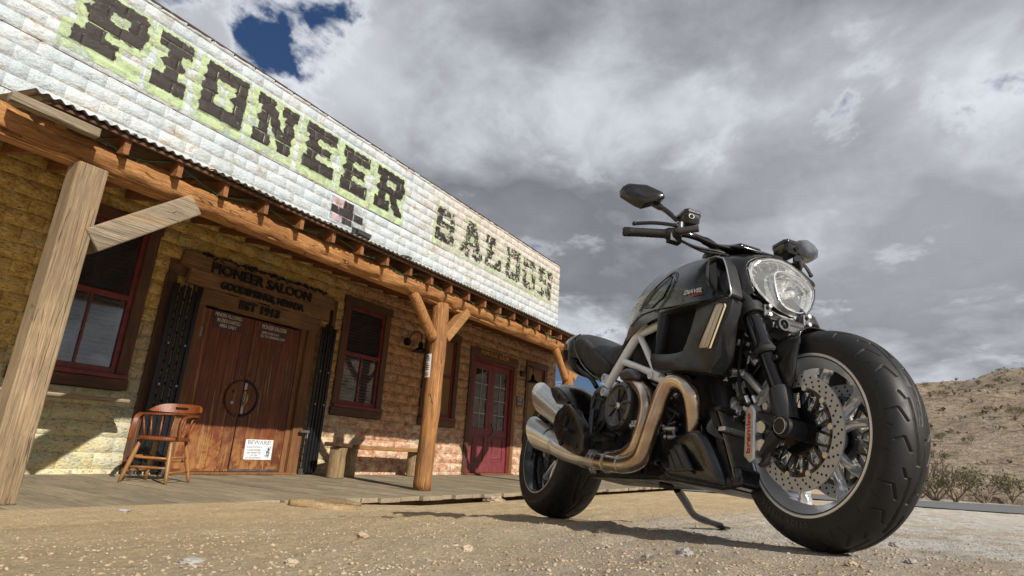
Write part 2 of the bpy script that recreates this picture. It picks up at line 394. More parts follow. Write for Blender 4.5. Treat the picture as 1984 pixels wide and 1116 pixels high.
M['engine'] = gloss('engine_black', (.018, .018, .02), .5, .3, bump=.3)
M['silver'] = gloss('cast_aluminium', (.72, .73, .74), .28, .8, bump=.2)
M['chrome'] = gloss('polished_chrome', (.88, .88, .88), .12, .75, dust=.01)
M['frame_white'] = gloss('grey_white_frame_paint', (.82, .86, .92), .28, .0, .4, dust=.01)
M['seat'] = gloss('black_seat_vinyl', (.022, .023, .026), .55, bump=.5, bs=420)
M['rubber'] = gloss('grip_rubber', (.012, .012, .013), .6, bump=.6, bs=300)
def tyre_mat():
    m, t, b = new_mat('tyre_rubber'); p = t.obj(); n = t.noise(p, 55, 5, .7)
    c = t.mix(t.ramp(n, .48, .8, 0, .30), (.009, .009, .010), (.042, .038, .033))
    setb(t, b, c, t.ramp(t.noise(p, 14, 4, .6), .3, .7, .46, .64), 0, t.bump(t.noise(p, 380, 4, .7), .25, .001)); return m
M['tyre'] = tyre_mat()
def brushed(name, c1, c2, c3, rough, axis=0):
    m, t, b = new_mat(name); p = t.obj(); k = [9]*3; k[axis] = 9
    n = t.noise(p, 7, 6, .65, .6); f = t.noise(t.scale(p, (30, 240, 240)), 1, 4, .6)
    c = t.cramp(n, [(.3, c1), (.5, c2), (.7, c3)])
    setb(t, b, c, rough, 1.0); return m
def steel(name, col, rough, met=.78):
    m, t, b = new_mat(name); p = t.obj(); n = t.noise(p, 6, 4, .6)
    setb(t, b, t.mix(t.ramp(n, .35, .65), tuple(x*.88 for x in col), col), rough, met); b.inputs['Anisotropic'].default_value = .5; return m
M['header'] = brushed('heat_tinted_pipe', (.40, .28, .21), (.60, .48, .38), (.78, .72, .65), .26)
M['muffler'] = steel('brushed_steel', (.66, .65, .63), .24)
M['rotor'] = steel('brake_rotor_steel', (.55, .56, .57), .36, .4)
def mesh_mat(name, sc, c=(.30, .30, .31)):
    m, t, b = new_mat(name); p = t.obj(); v = t.voro(p, sc, 'DISTANCE_TO_EDGE', .0)
    a = t.ramp(v, .10, .16, 1, 0); col = t.mix(a, (.005, .005, .005), c)
    setb(t, b, col, .35, t.math('MULTIPLY', a, .9), t.bump(a, .5, .002)); return m
M['carbon'] = mesh_mat('carbon_weave', 260, (.07, .07, .072))
M['fins'] = gloss('radiator_fins', (.02, .02, .021), .5, .4)
M['mesh'] = gloss('stone_guard_mesh', (.34, .33, .32), .35, .9)
M['spoke'] = gloss('machined_bright_alloy', (.95, .96, .98), .13, .72, dust=.01)
M['lens'] = None
def lens_mat():
    m, t, b = new_mat('headlight_lens'); setb(t, b, (.9, .93, .95), .02, 0); b.inputs['Transmission Weight'].default_value = .0
    b.inputs['Alpha'].default_value = .16; b.inputs['Specular IOR Level'].default_value = 1.0; b.inputs['Coat Weight'].default_value = 1; return m
M['lens'] = lens_mat()
def reflector():
    m, t, b = new_mat('headlight_reflector'); p = t.obj(); v = t.voro(t.scale(p, (1, 1, .5)), 42, 'F1', .8); n = t.noise(p, 12, 4, .6)
    c = t.mix(t.ramp(v, .25, .6), (.95, .96, .97), (.35, .37, .39)); setb(t, b, c, .16, .45, t.bump(v, .6, .006)); return m
M['reflector'] = reflector()
M['amber'] = gloss('pale_indicator_lens', (.62, .50, .34), .25, 0, .6, bump=.5, bs=120, dust=.02)
M['red_ink'] = gloss('red_lettering', (.50, .015, .015), .4)
M['white_ink'] = gloss('white_lettering', (.75, .75, .75), .4)
M['grey_ink'] = gloss('moulded_grey_lettering', (.07, .07, .07), .5)
# ================================================================ ground
def ground_z(X, Y):
    X = np.asarray(X, float); Y = np.asarray(Y, float)
    base = np.interp(Y, [-60, -20, -12, -7.4, -5.95, -4.6, -3.35, -3.1, 0], [.5, .5, .42, .322, .243, .092, -.050, -.115, -.12])
    fx = np.interp(X, [-8, 1.2, 1.9, 2.8, 5, 8, 12, 20, 40], [.34, .325, .315, .272, .17, .07, -.02, -.115, -.12])
    z = -.12+(base+.12)*(fx+.12)/.435
    left = np.clip((4.9-X)/2.0, 0, 1)*np.exp(-((Y+3.15)/.42)**2)*.115      # dirt banked against the boards
    z = z+np.where(Y < -2.70, left, 0)
    return z
FRONT_C = Vector((1.82823, -7.26292, .31599)); REAR_C = Vector((2.80208, -5.95109, .20688))
def ground_full(X, Y):
    z = ground_z(X, Y); near = np.exp(-np.maximum(0, np.hypot(X-2, Y+7)-3)/12)
    out = np.clip((-3.3-Y)/.4, 0, 1)
    n = fbm(X*1.3, Y*2.1, 4, 3)*.016+fbm(X*7, Y*9, 4, 11)*.011+fbm(X*22, Y*22, 3, 5)*.011
    n = n+fbm(X*.45+Y*.2, Y*5.5, 4, 17)*.016+(np.clip(1-np.abs(np.abs((Y+5.15-.04*X+.12*np.sin(X*.5))-.0)-.06)/.10, 0, 1)**2)*-.016*(np.sin(X*46)*.22+.8)
    for c in (FRONT_C, REAR_C):
        n = n*np.clip(np.hypot(X-c.x, Y-c.y)/.35-.3, .0, 1)
    far = np.clip((np.hypot(X, Y)-25)/80, 0, 1)*fbm(X/30, Y/30, 3, 9)*1.2
    return z+n*near*np.maximum(out, .15)+far*0
def axis_pts(lo, d0, d1, hi, step, grow):
    a = list(np.arange(d0, d1, step)); s = step; x = d0; L = []
    while x > lo: s *= grow; x -= s; L.append(x)
    s = step; x = a[-1]; Rr = []
    while x < hi: s *= grow; x += s; Rr.append(x)
    return np.array(L[::-1]+a+Rr)
gx = axis_pts(-4000, .6, 6.2, 6000, .022, 1.06); gy = axis_pts(-4000, -8.3, -3.0, 5000, .022, 1.10)
GX, GY = np.meshgrid(gx, gy, indexing='ij'); GZ = ground_full(GX, GY)
nx, ny = GX.shape
co = np.stack([GX, GY, GZ], -1).reshape(-1, 3)
idx = np.arange(nx*ny).reshape(nx, ny)
fa = np.stack([idx[:-1, :-1], idx[1:, :-1], idx[1:, 1:], idx[:-1, 1:]], -1).reshape(-1, 4)
me = bpy.data.meshes.new('ground'); me.vertices.add(len(co)); me.vertices.foreach_set('co', co.ravel())
me.loops.add(fa.size); me.loops.foreach_set('vertex_index', fa.ravel()); me.polygons.add(len(fa))
me.polygons.foreach_set('loop_start', np.arange(0, fa.size, 4)); me.polygons.foreach_set('loop_total', np.full(len(fa), 4)); me.update(calc_edges=True)
me.shade_smooth()
m, t, b = new_mat('desert_dirt'); p = t.world(); x, y, z = t.sep(p)
n1 = t.noise(p, .9, 6, .62); n2 = t.noise(p, 7, 7, .68); n3 = t.noise(p, 60, 6, .72); n4 = t.noise(p, 150, 5, .8)
c = t.cramp(n1, [(.3, (.58, .42, .23)), (.5, (.70, .53, .30)), (.7, (.76, .61, .40))])
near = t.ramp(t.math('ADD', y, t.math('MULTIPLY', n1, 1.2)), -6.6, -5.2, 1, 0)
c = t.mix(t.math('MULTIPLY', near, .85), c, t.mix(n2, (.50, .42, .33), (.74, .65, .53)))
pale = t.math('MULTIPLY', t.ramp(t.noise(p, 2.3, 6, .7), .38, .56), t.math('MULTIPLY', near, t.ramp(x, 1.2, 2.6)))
c = t.mix(pale, c, (.80, .79, .77))
st = t.noise(t.scale(p, (.8, 4.5, 1)), 1.6, 6, .65)
c = t.mix(t.ramp(st, .36, .52, .35, 0), c, (.48, .36, .22))
c = t.mix(t.ramp(n3, .36, .56, .36, 0), c, (.30, .21, .12)); c = t.mix(t.ramp(n4, .54, .66, 0, .6), c, (.74, .66, .54)); c = t.mix(t.ramp(n4, .46, .36, 0, .5), c, (.22, .16, .11))
far = t.ramp(t.vmath('LENGTH', p), 14, 45)
c = t.mix(far, c, t.mix(n2, (.40, .30, .19), (.50, .40, .27)))
h = t.math('ADD', t.math('MULTIPLY', n3, .6), t.math('ADD', t.math('MULTIPLY', n4, .3), n2))
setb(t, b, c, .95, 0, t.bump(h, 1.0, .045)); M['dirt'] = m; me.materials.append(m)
g = bpy.data.objects.new('ground', me); link(g); tag(g, kind='structure')

# loose gravel, one mesh of many little chips
def gz(x, y): return float(ground_full(np.array([x]), np.array([y]))[0])
def chips(name, N, gen, mat, smin, smax):
    bi = bmesh.new(); bmesh.ops.create_icosphere(bi, subdivisions=1, radius=1); bi.verts.ensure_lookup_table()
    octv = np.array([tuple(v.co) for v in bi.verts]); octf = np.array([[v.index for v in f.verts] for f in bi.faces]); bi.free(); nv_ = len(octv)
    X, Y = gen(N); N = len(X); s = smin*(smax/smin)**(rng.random(N)**2.3); Z = ground_full(X, Y)
    A = rng.random(N)*6.28; V = octv[None]*(.75+.5*rng.random((N, nv_, 1)))*(.6+.8*rng.random((N, 1, 3)))*s[:, None, None]; V[..., 2] *= .6
    ca, sa = np.cos(A)[:, None], np.sin(A)[:, None]
    vx = V[..., 0]*ca-V[..., 1]*sa+X[:, None]; vy = V[..., 0]*sa+V[..., 1]*ca+Y[:, None]; vz = V[..., 2]+Z[:, None]+s[:, None]*.02
    co = np.stack([vx, vy, vz], -1).reshape(-1, 3); fa = (octf[None]+nv_*np.arange(N)[:, None, None]).reshape(-1, 3)
    me = bpy.data.meshes.new(name); me.vertices.add(len(co)); me.vertices.foreach_set('co', co.ravel())
    me.loops.add(fa.size); me.loops.foreach_set('vertex_index', fa.ravel()); me.polygons.add(len(fa))
    me.polygons.foreach_set('loop_start', np.arange(0, fa.size, 3)); me.polygons.foreach_set('loop_total', np.full(len(fa), 3)); me.update(calc_edges=True)
    me.materials.append(mat); return link(bpy.data.objects.new(name, me))
def rock_mat(name, a, b_, c3):
    m, t, b = new_mat(name); p = t.world(); n = t.noise(p, 25, 5, .7)
    setb(t, b, t.cramp(t.noise(p, 6, 5, .7), [(.3, a), (.5, b_), (.7, c3)]), .9, 0, t.bump(n, .6, .005)); return m
M['gravel'] = rock_mat('gravel_stone', (.24, .18, .12), (.40, .31, .21), (.54, .46, .36))
M['rock'] = rock_mat('pale_rock', (.22, .21, .20), (.33, .31, .29), (.46, .44, .42))
def gen_near(N):
    d = .45*(14**rng.random(N)); a = YAW+R(-46)+R(92)*rng.random(N)
    X = CAM.x+d*np.sin(a); Y = CAM.y+d*np.cos(a); k = Y < -3.35; return X[k], Y[k]
tag(chips('loose_gravel', 42000, gen_near, M['gravel'], .0009, .0058), 'loose gravel scattered over the yellow dirt', 'gravel', kind='stuff')
def ground_hit(px, py):
    d = pix_ray(px, py); lo, hi = .2, 60.0; tt = .3
    while tt < 60:
        P = CAM+d*tt
        if P.z <= float(ground_z(P.x, P.y)): return P
        tt += .01+.004*tt
    return CAM+d*30
def rock(px, py, size, label, squash=.65, mat='rock'):
    P = ground_hit(px, py); bm = bmesh.new(); bmesh.ops.create_icosphere(bm, subdivisions=3, radius=size)
    size *= .72; sd_ = random.random()*99
    for v in bm.verts:
        q = v.co*(1.6/size); k = 1+.38*float(fbm(np.array([q.x+sd_]), np.array([q.y*1.3+q.z*1.7]), 3, 2)[0])*1.3
        v.co = Vector((v.co.x*k*1.15, v.co.y*k, v.co.z*k*squash))
    me = bpy.data.meshes.new('rock'); bm.to_mesh(me); bm.free(); me.materials.append(M[mat])
    o = bpy.data.objects.new('rock', me); link(o); o.location = (P.x, P.y, gz(P.x, P.y)+size*squash*.45); o.rotation_euler = (0, 0, random.random()*6)
    tag(o, label, 'rock', 'loose rocks on the dirt'); return o
rock(1325, 1098, .016, 'pale grey rock at the bottom edge left of the front tyre', .8)
rock(1733, 1056, .016, 'pale angular rock just right of the front tyre')
rock(1765, 1092, .012, 'small brown stone in the pale gravel at the lower right')
rock(1170, 1030, .022, 'dark stone lying in the shadow strip behind the kickstand', mat='gravel')
rock(1404, 1009, .014, 'tiny pale stone beyond the kickstand foot')
rock(1258, 1080, .012, 'small pale pebble left of the grey rock at the bottom edge')
rock(372, 1093, .022, 'flat grey stone in the foreground dirt at the lower left', .4)
rock(565, 1092, .012, 'dark pebble near the bottom edge below the doors', .6, 'gravel')
rock(240, 992, .03, 'flat pale stone beside the left end of the boardwalk', .35)
rock(1650, 1102, .012, 'dark pebble right of the tyre shadow at the bottom edge', .6, 'gravel')
rock(905, 1065, .014, 'small tan stone in front of the rear tyre shadow', .6, 'gravel')
rock(700, 1050, .014, 'small tan stone in the open dirt below the bench', .6, 'gravel')
P = ground_hit(950, 968)
rk = rock(958, 972, .13, 'low brown rock half buried beside the boardwalk edge', .38, 'gravel')

# drift wood by the boardwalk
def driftwood(a, b_, r, label):
    A = ground_hit(*a); B = ground_hit(*b_); n = 14; pts = []; rad = []
    for i in range(n):
        u = i/(n-1); P = A.lerp(B, u)
        pts.append((P.x, P.y+.02*math.sin(u*7), gz(P.x, P.y)+r*.45+.012*math.sin(u*5+1))); rad.append(r*(.35+1.0*math.sin(math.pi*min(1, u*.9+.12))**.6)*(1+.2*random.uniform(-1, 1)))
    mb = MB(); mb.tube(pts, rad, 8); o = mb.build('driftwood', M['drift'], smooth=True); tag(o, label, 'driftwood', 'split timbers lying in the dirt')
driftwood((430, 972), (700, 982), .045, 'long split timber lying in the dirt in front of the boardwalk')
driftwood((560, 980), (695, 988), .03, 'short splintered timber lying in front of the long one')

# road, hill, mountains
def ribbon(name, cl, width, z_off, mat, uvar=0):
    P = spline([(x, y, 0) for x, y in cl], 12); vs = []; fs = []
    for i, p_ in enumerate(P):
        tg = (P[min(i+1, len(P)-1)]-P[max(i-1, 0)]).normalized(); nrm = Vector((-tg.y, tg.x, 0))
        for s in (-.5, 0, .5):
            q = p_+nrm*width*s; vs.append((q.x, q.y, float(ground_z(q.x, q.y))+z_off))
    for i in range(len(P)-1):
        for k in range(2): fs.append((i*3+k, i*3+k+1, i*3+k+4, i*3+k+3))
    mb = MB(); mb.add(vs, fs); return mb.build(name, mat)
m, t, b = new_mat('asphalt'); p = t.world(); n = t.noise(p, 40, 5, .7)
setb(t, b, t.mix(n, (.10, .105, .115), (.19, .195, .205)), .85, 0, t.bump(n, .3, .01)); M['asphalt'] = m
tag(ribbon('road', [(46, -34), (30, -20), (21, -11.5), (16.6, -6.3), (18, 2), (30, 16), (60, 34)], 4.6, .02, M['asphalt']), kind='structure')
def hill_h(X, Y):
    d = np.hypot(X, Y+7.4); az = np.degrees(np.arctan2(X, Y+7.4))
    rise = np.clip((d-24)/52, 0, 1); prof = rise**1.15
    A = np.interp(az, [40, 62, 74, 84, 95, 112, 130, 150], [0, 1.2, 6.5, 10.3, 11.4, 14.5, 15, 0])
    back = np.clip((150-d)/60, 0, 1)
    return prof*A*back*(1+.10*fbm(X/14, Y/14, 4, 21))+rise*1.6*fbm(X/7, Y/7, 5, 31)-rise*1.3*np.abs(fbm(X/16+Y/40, Y/9, 3, 41))
az = np.radians(np.linspace(40, 150, 260)); dd = np.concatenate([np.linspace(23, 80, 150), np.linspace(81, 160, 30)])
AZ, DD = np.meshgrid(az, dd, indexing='ij'); HX = DD*np.sin(AZ); HY = -7.4+DD*np.cos(AZ); HZ = hill_h(HX, HY)-.13-.3*(DD < 25)
nx, ny = HX.shape; idx = np.arange(nx*ny).reshape(nx, ny)
mb = MB(); mb.add(np.stack([HX, HY, HZ], -1).reshape(-1, 3).tolist(), np.stack([idx[:-1, :-1], idx[1:, :-1], idx[1:, 1:], idx[:-1, 1:]], -1).reshape(-1, 4).tolist())
m, t, b = new_mat('desert_hill'); p = t.world(); n = t.noise(p, .25, 6, .65); n2 = t.noise(p, 1.9, 7, .72); n3 = t.noise(p, 7, 5, .7)
c = t.cramp(n, [(.3, (.46, .34, .24)), (.5, (.60, .47, .34)), (.7, (.68, .56, .42))]); c = t.mix(t.ramp(n2, .40, .56, .6, 0), c, (.13, .095, .06))
c = t.mix(t.ramp(n3, .55, .68, 0, .5), c, (.52, .43, .33))
setb(t, b, c, .95, 0, t.bump(t.math('ADD', n2, n3), 1, .6)); M['hill'] = m
tag(mb.build('hill', m, smooth=True), kind='structure')
# low scrub on the slope
N = 5200; A_ = np.radians(52+rng.random(N)*90); D_ = 25+rng.random(N)**.8*75; SX = D_*np.sin(A_); SY = -7.4+D_*np.cos(A_); SZ = hill_h(SX, SY)-.13; keep = vnoise(SX/6, SY/6, 77) > -.22
SX, SY, SZ = SX[keep], SY[keep], SZ[keep]; N = len(SX); sz_ = .09+.28*rng.random(N)**2; vs = []; K_ = 7
ang = rng.random((N, K_))*6.28; tilt = rng.random((N, K_))*.9; V_ = np.zeros((N, K_, 3, 3))
for q_ in range(3):
    rr = (0, 1, 1)[q_]; da = (0, -.35, .35)[q_]; V_[:, :, q_, 0] = SX[:, None]+rr*np.cos(ang+da)*np.sin(tilt+.25)*sz_[:, None]; V_[:, :, q_, 1] = SY[:, None]+rr*np.sin(ang+da)*np.sin(tilt+.25)*sz_[:, None]; V_[:, :, q_, 2] = SZ[:, None]-.02+rr*np.cos(tilt+.25)*sz_[:, None]
mb = MB(); mb.v = V_.reshape(-1, 3).tolist(); mb.f = [(3*i, 3*i+1, 3*i+2) for i in range(N*K_)]; mb.mi = [0]*(N*K_)
M['scrub'] = plain('dry_scrub', (.19, .16, .10), .95, var=.5)
me = bpy.data.meshes.new('desert_scrub'); me.from_pydata(mb.v, [], mb.f); me.materials.append(M['scrub']); tag(link(bpy.data.objects.new('desert_scrub', me)), 'low dry scrub scattered over the brown hillside', 'scrub', kind='stuff')
# far mountains
m, t, b = new_mat('far_mountain'); p = t.world(); n = t.noise(p, .004, 7, .65)
setb(t, b, t.cramp(n, [(.3, (.13, .13, .15)), (.55, (.22, .21, .22)), (.75, (.30, .28, .27))]), .95, 0, t.bump(n, 1, 40)); M['mount'] = m
az = np.linspace(-60, 200, 420); vs = []; fs = []
for i, a in enumerate(az):
    for j, (d_, hh) in enumerate(((2300, 0), (2600, .22), (2900, .62), (3200, 1.0), (3900, 0))):
        H = (250+175*float(fbm(np.array([a/11]), np.array([3.3]), 5, 4)[0])*1.6+(115 if 60 < a < 76 else 0)*math.sin(math.pi*(a-60)/16 if 60 < a < 76 else 0)) + 40*float(fbm(np.array([a/2.1]), np.array([j*1.3]), 4, 8)[0])
        vs.append((d_*math.sin(R(a)), -7.4+d_*math.cos(R(a)), H*hh-1))
for i in range(len(az)-1):
    for j in range(4): fs.append((i*5+j, i*5+j+1, i*5+j+6, i*5+j+5))
mb = MB(); mb.add(vs, fs); tag(mb.build('mountains', m, smooth=True), kind='structure')

# bushes
M['sage'] = plain('sage_foliage', (.17, .16, .085), .9, var=.5); M['dry_twig'] = plain('dry_twig', (.15, .115, .085), .9, var=.3)
def twig_bush(name, loc, h, label, group, leaves=0, n=16, lmat='sage'):
    root = empty(name, loc, label=label, cat='bush', group=group); mb = MB(); tips = []
    def grow(p, d, L, r, lev):
        q = p+d*L; mid = (p+q)/2+Vector((random.uniform(-1, 1), random.uniform(-1, 1), random.uniform(-.3, .6)))*L*.12
        mb.tube([p, mid, q], [r, r*.8, r*.6], 4 if lev else 5, False); tips.append(q)
        if lev < 3:
            for _ in range(3):
                nd = (d+Vector((random.uniform(-1, 1), random.uniform(-1, 1), random.uniform(-.35, .75)))*.75).normalized(); grow(q, nd, L*random.uniform(.55, .8), r*.6, lev+1)
    for _ in range(n//3):
        a = random.random()*6.28; grow(Vector((0, 0, -.05)), Vector((math.cos(a)*.7, math.sin(a)*.7, random.uniform(.5, 1.2))).normalized(), h*.36, h*.022, 0)
    mb.build('branches', M['dry_twig'], root)
    if leaves:
        lb = MB()
        for _ in range(leaves):
            c_ = random.choice(tips)+Vector([random.gauss(0, h*.07) for _ in range(3)]); s = h*random.uniform(.02, .05)
            e = Euler([random.random()*6.28 for _ in range(3)]).to_matrix()
            lb.add([c_+e@Vector(v)*s for v in ((-1, 0, 0), (0, -.5, .1), (1, 0, 0), (0, .5, .1))], [(0, 1, 2, 3)])
        lb.build('foliage', M[lmat], root)
    return root
def azpos(px, d_):
    v = pix_ray(px, 930); a = math.atan2(v.x, v.y); x, y = d_*math.sin(a), -7.4+d_*math.cos(a)
    return (x, y, max(float(ground_z(x, y)), float(hill_h(np.array(x), np.array(y)))-.13))
twig_bush('dry_bush', azpos(1808, 22.5), 1.5, 'tall bare grey bush across the road right of the front tyre', 'bushes across the road', 0, 24)
for px_, d_, h_, lb_ in ((1775, 24, 1.0, 'low bare bush tucked behind the edge of the front tyre'), (1845, 23, 1.2, 'bare bush at the right beyond the tall one'), (1640, 25, 1.0, 'grey bush seen through the spokes of the front wheel'),
                         (1900, 24, 1.3, 'bare bush near the right edge across the road'), (1955, 25, 1.0, 'small bush at the far right across the road'), (1580, 26, .9, 'dim bush seen behind the brake disc')):
    twig_bush('dry_bush', azpos(px_, d_), h_, lb_, 'bushes across the road', 500, 20)
bush0 = []
hl = [twig_bush('sage_bush', (0, 0, 0), 1.0, 'small olive sage bush dotting the brown hillside', 'sage bushes on the hillside', 700, 12)]
def dup(root, loc, rz=0, sc=1, label=None):
    r = root.copy(); COL.objects.link(r); r.location = loc; r.rotation_euler = (0, 0, rz); r.scale = (sc,)*3
    if label: r['label'] = label
    for ch in list(root.children):
        c_ = ch.copy(); COL.objects.link(c_); c_.parent = r
        for g_ in list(ch.children):
            d_ = g_.copy(); COL.objects.link(d_); d_.parent = c_
    return r
for i in range(64):
    px_ = random.uniform(1560, 2040); d_ = random.uniform(28, 78); P = azpos(px_, d_); s = random.uniform(.3, .75)
    if i == 0: hl[0].location = P; hl[0].scale = (s,)*3
    else: dup(hl[0], P, random.random()*6, s)

# ================================================================ saloon building
BW, BH, Z0 = .344, .172, 4.52-.172*27
UN = [0, .045, .34, .67, .955, 1]; VN = [0, .09, .5, .91, 1]
VAR = []
for k in range(10):
    g_ = rng.uniform(.010, .026, (6, 5)); g_[0] = g_[-1] = 0; g_[:, 0] = g_[:, -1] = 0; g_[1:5, 1] *= .8; VAR.append(g_)
def relief(X, Z):
    kf = (Z-Z0)/BH; k = math.floor(kf); v = kf-k; uf = (X-(k % 2)*BW*.5)/BW; i = math.floor(uf); u = uf-i; g_ = VAR[(k*7+i*3+(i*i) % 5) % 10]
    a = min(max([j for j in range(5) if UN[j] <= u], default=0), 4); b_ = min(max([j for j in range(4) if VN[j] <= v], default=0), 3)
    fu = (u-UN[a])/(UN[a+1]-UN[a]); fv = (v-VN[b_])/(VN[b_+1]-VN[b_])
    return (g_[a][b_]*(1-fu)+g_[a+1][b_]*fu)*(1-fv)+(g_[a][b_+1]*(1-fu)+g_[a+1][b_+1]*fu)*fv
building = empty('saloon_building', (0, 0, 0), label='weathered western saloon with white painted block parapet and brown block front', cat='saloon')
XL, XR, TOP = -2.0, 14.2, 5.78
W1 = (2.30, 3.38, .93, 2.95); DR = (3.58, 6.28, -.2, 2.62); W2 = (6.47, 7.56, .93, 2.86); W3 = (8.62, 9.72, .93, 2.80); MD = (10.16, 12.08, -.2, 2.66); W4 = (12.58, 13.64, .80, 2.76); W0 = (-.2, .9, .93, 2.95)
OPEN = [W0, W1, DR, W2, W3, MD, W4]
def block_mesh(k, i, x0, x1, z0, z1):
    g_ = VAR[(k*7+i*3+(i*i) % 5) % 10]; us = [x0+(x1-x0)*u for u in UN]; zs = [z0+(z1-z0)*v for v in VN]
    vs = [(us[a], -g_[a][b_], zs[b_]) for a in range(6) for b_ in range(5)]
    return vs, [(a*5+b_, a*5+b_+1, (a+1)*5+b_+1, (a+1)*5+b_) for a in range(5) for b_ in range(4)]
pieces = []; back = MB()
for k in range(0, 60):
    z0 = Z0+k*BH; z1 = min(z0+BH, TOP)
    if z0 >= TOP-.02: break
    zm = (z0+z1)/2; cuts = sorted((o[0], o[1]) for o in OPEN if o[2] < zm < o[3]); iv = []; x = XL
    for c0, c1 in cuts: iv.append((x, c0)); x = c1
    iv.append((x, XR))
    for a, b_ in iv:
        back.bb(a, b_, .003, .16, z0, z1)
        i = math.floor((a-(k % 2)*BW/2)/BW)
        while True:
            bx0 = i*BW+(k % 2)*BW/2; bx1 = bx0+BW
            if bx0 >= b_: break
            c0, c1 = max(a, bx0), min(b_, bx1)
            if c1-c0 > .03: pieces.append((k, i, c0, c1, z0, z1))
            i += 1
backm = back.build('wall_backing', M['siding_lo'], building); tag(backm, kind='stuff')
def score(p_):
    q = proj_px(((p_[2]+p_[3])/2, 0, (p_[4]+p_[5])/2)); vis = -30 < q[0] < 2014 and -30 < q[1] < 1000 and q[2] > 0
    if p_[4] > 2.55 and p_[4] < 3.65: vis = False
    return (p_[3]-p_[2])/q[2] if vis else 0
pieces.sort(key=score, reverse=True); cache = {}; rest = {True: MB(), False: MB()}
for n_, pc in enumerate(pieces):
    k, i, x0, x1, z0, z1 = pc; up = z0 > 3.25; mat = M['siding_up'] if up else M['siding_lo']
    if n_ < 300:
        full = abs(x1-x0-BW) < 1e-4 and abs(z1-z0-BH) < 1e-4; key = ((k*7+i*3+(i*i) % 5) % 10, up)
        if full and key in cache: me = cache[key]
        else:
            vs, fs = block_mesh(k, i, 0, x1-x0, 0, z1-z0); me = bpy.data.meshes.new('block'); me.from_pydata(vs, [], fs); me.materials.append(mat); me.shade_smooth()
            if full: cache[key] = me
        o = bpy.data.objects.new('block', me); link(o, building); o.location = (x0, 0, z0)
    else: rest[up].add(*block_mesh(k, i, x0, x1, z0, z1))
for up in (True, False): tag(rest[up].build('blocks', M['siding_up'] if up else M['siding_lo'], building, smooth=True), kind='stuff')
mb = MB(); mb.bb(XL, XR, .165, 7, TOP-.25, TOP-.03); mb.bb(XR-.12, XR-.003, .165, 7, -.1, TOP-.25); mb.bb(XL+.003, XL+.12, .165, 7, -.1, TOP-.25)
mb.build('side_wall', M['siding_lo'], building)
mb = MB()
for a in range(0, 27):
    xa = XL+a*.61; mb.bb(xa, min(xa+.6, XR+.02), -.022, .17, TOP-.012+random.uniform(-.004, .006), TOP+.016+random.uniform(-.004, .006))
mb.build('parapet_cap', M['tin_edge'], building, bevel=.003)
# dark sheet seams in the siding
mb = MB()
for zz_, xa, xb in ((4.52, XL, 9.0), (5.208, XL, XR-.02), (3.832, XL, XR-.02)):
    x = xa
    while x < xb:
        L = random.uniform(.7, 1.9); mb.bb(x, min(x+L, xb), -.0085-random.uniform(0, .003), .002, zz_-.004, zz_+.003); x += L+random.uniform(0, .12)
mb.build('sheet_seam', M['tin_edge'], building)

# painted lettering, laid on the relief of the blocks
def inpoly(u, v, P):
    c_ = False; j = len(P)-1
    for i in range(len(P)):
        if (P[i][1] > v) != (P[j][1] > v) and u < (P[j][0]-P[i][0])*(v-P[i][1])/(P[j][1]-P[i][1])+P[i][0]: c_ = not c_
        j = i
    return c_
def rc(a, b_, c_, d_): return [(a, b_), (c_, b_), (c_, d_), (a, d_)]
def thorn(x, v, s=.09, h=.085): return [(x-s, v+.01), (x, v-h), (x+s, v-.01), (x, v+h)]
GL = {
 'P': [rc(0, 0, .62, .25), rc(.16, 0, .42, 1), rc(0, .76, .90, 1), rc(.70, .46, .96, .94), rc(.16, .38, .92, .58), thorn(.14, .62), thorn(.97, .68)],
 'I': [rc(.0, 0, .95, .27), rc(.30, 0, .66, 1), rc(.0, .73, .95, 1), thorn(.28, .5, .16), thorn(.68, .5, .16)],
 'O': [rc(.03, 0, .97, .25), rc(.03, .75, .97, 1), rc(.02, .05, .28, .95), rc(.72, .05, .98, .95), thorn(.02, .5), thorn(.28, .5), thorn(.72, .5), thorn(.98, .5)],
 'N': [rc(0, .76, .42, 1), rc(.10, 0, .32, 1), rc(0, 0, .42, .24), rc(.60, .76, 1, 1), rc(.68, 0, .90, 1), [(.10, 1), (.36, 1), (.90, 0), (.64, 0)], thorn(.10, .5, .07), thorn(.90, .5, .07)],
 'E': [rc(.12, 0, .40, 1), rc(0, 0, .96, .27), rc(0, .73, .96, 1), rc(.3, .40, .82, .58), thorn(.11, .5)],
 'R': [rc(0, 0, .50, .25), rc(.12, 0, .36, 1), rc(0, .77, .90, 1), rc(.66, .5, .92, .95), rc(.12, .42, .88, .60), [(.40, .48), (.66, .48), (1.0, .0), (.70, 0)], thorn(.11, .5), thorn(.93, .70)],
 'S': [rc(.06, .78, .94, 1), rc(.06, .46, .32, .95), rc(.08, .42, .94, .60), rc(.68, .05, .96, .55), rc(.04, 0, .94, .25), rc(.70, .66, .94, .95), rc(.04, .1, .26, .36)],
 'A': [[(.30, 1), (.66, 1), (.78, .62), (.22, .62)], [(.24, .66), (.46, .66), (.30, .2), (.08, .2)], [(.54, .66), (.76, .66), (.92, .2), (.70, .2)], rc(0, 0, .44, .25), rc(.56, 0, 1, .25), rc(.24, .34, .76, .46)],
 'L': [rc(.12, 0, .40, 1), rc(0, .74, .56, 1), rc(0, 0, .96, .27), rc(.74, .1, .96, .40), thorn(.11, .5), thorn(.41, .5)]}
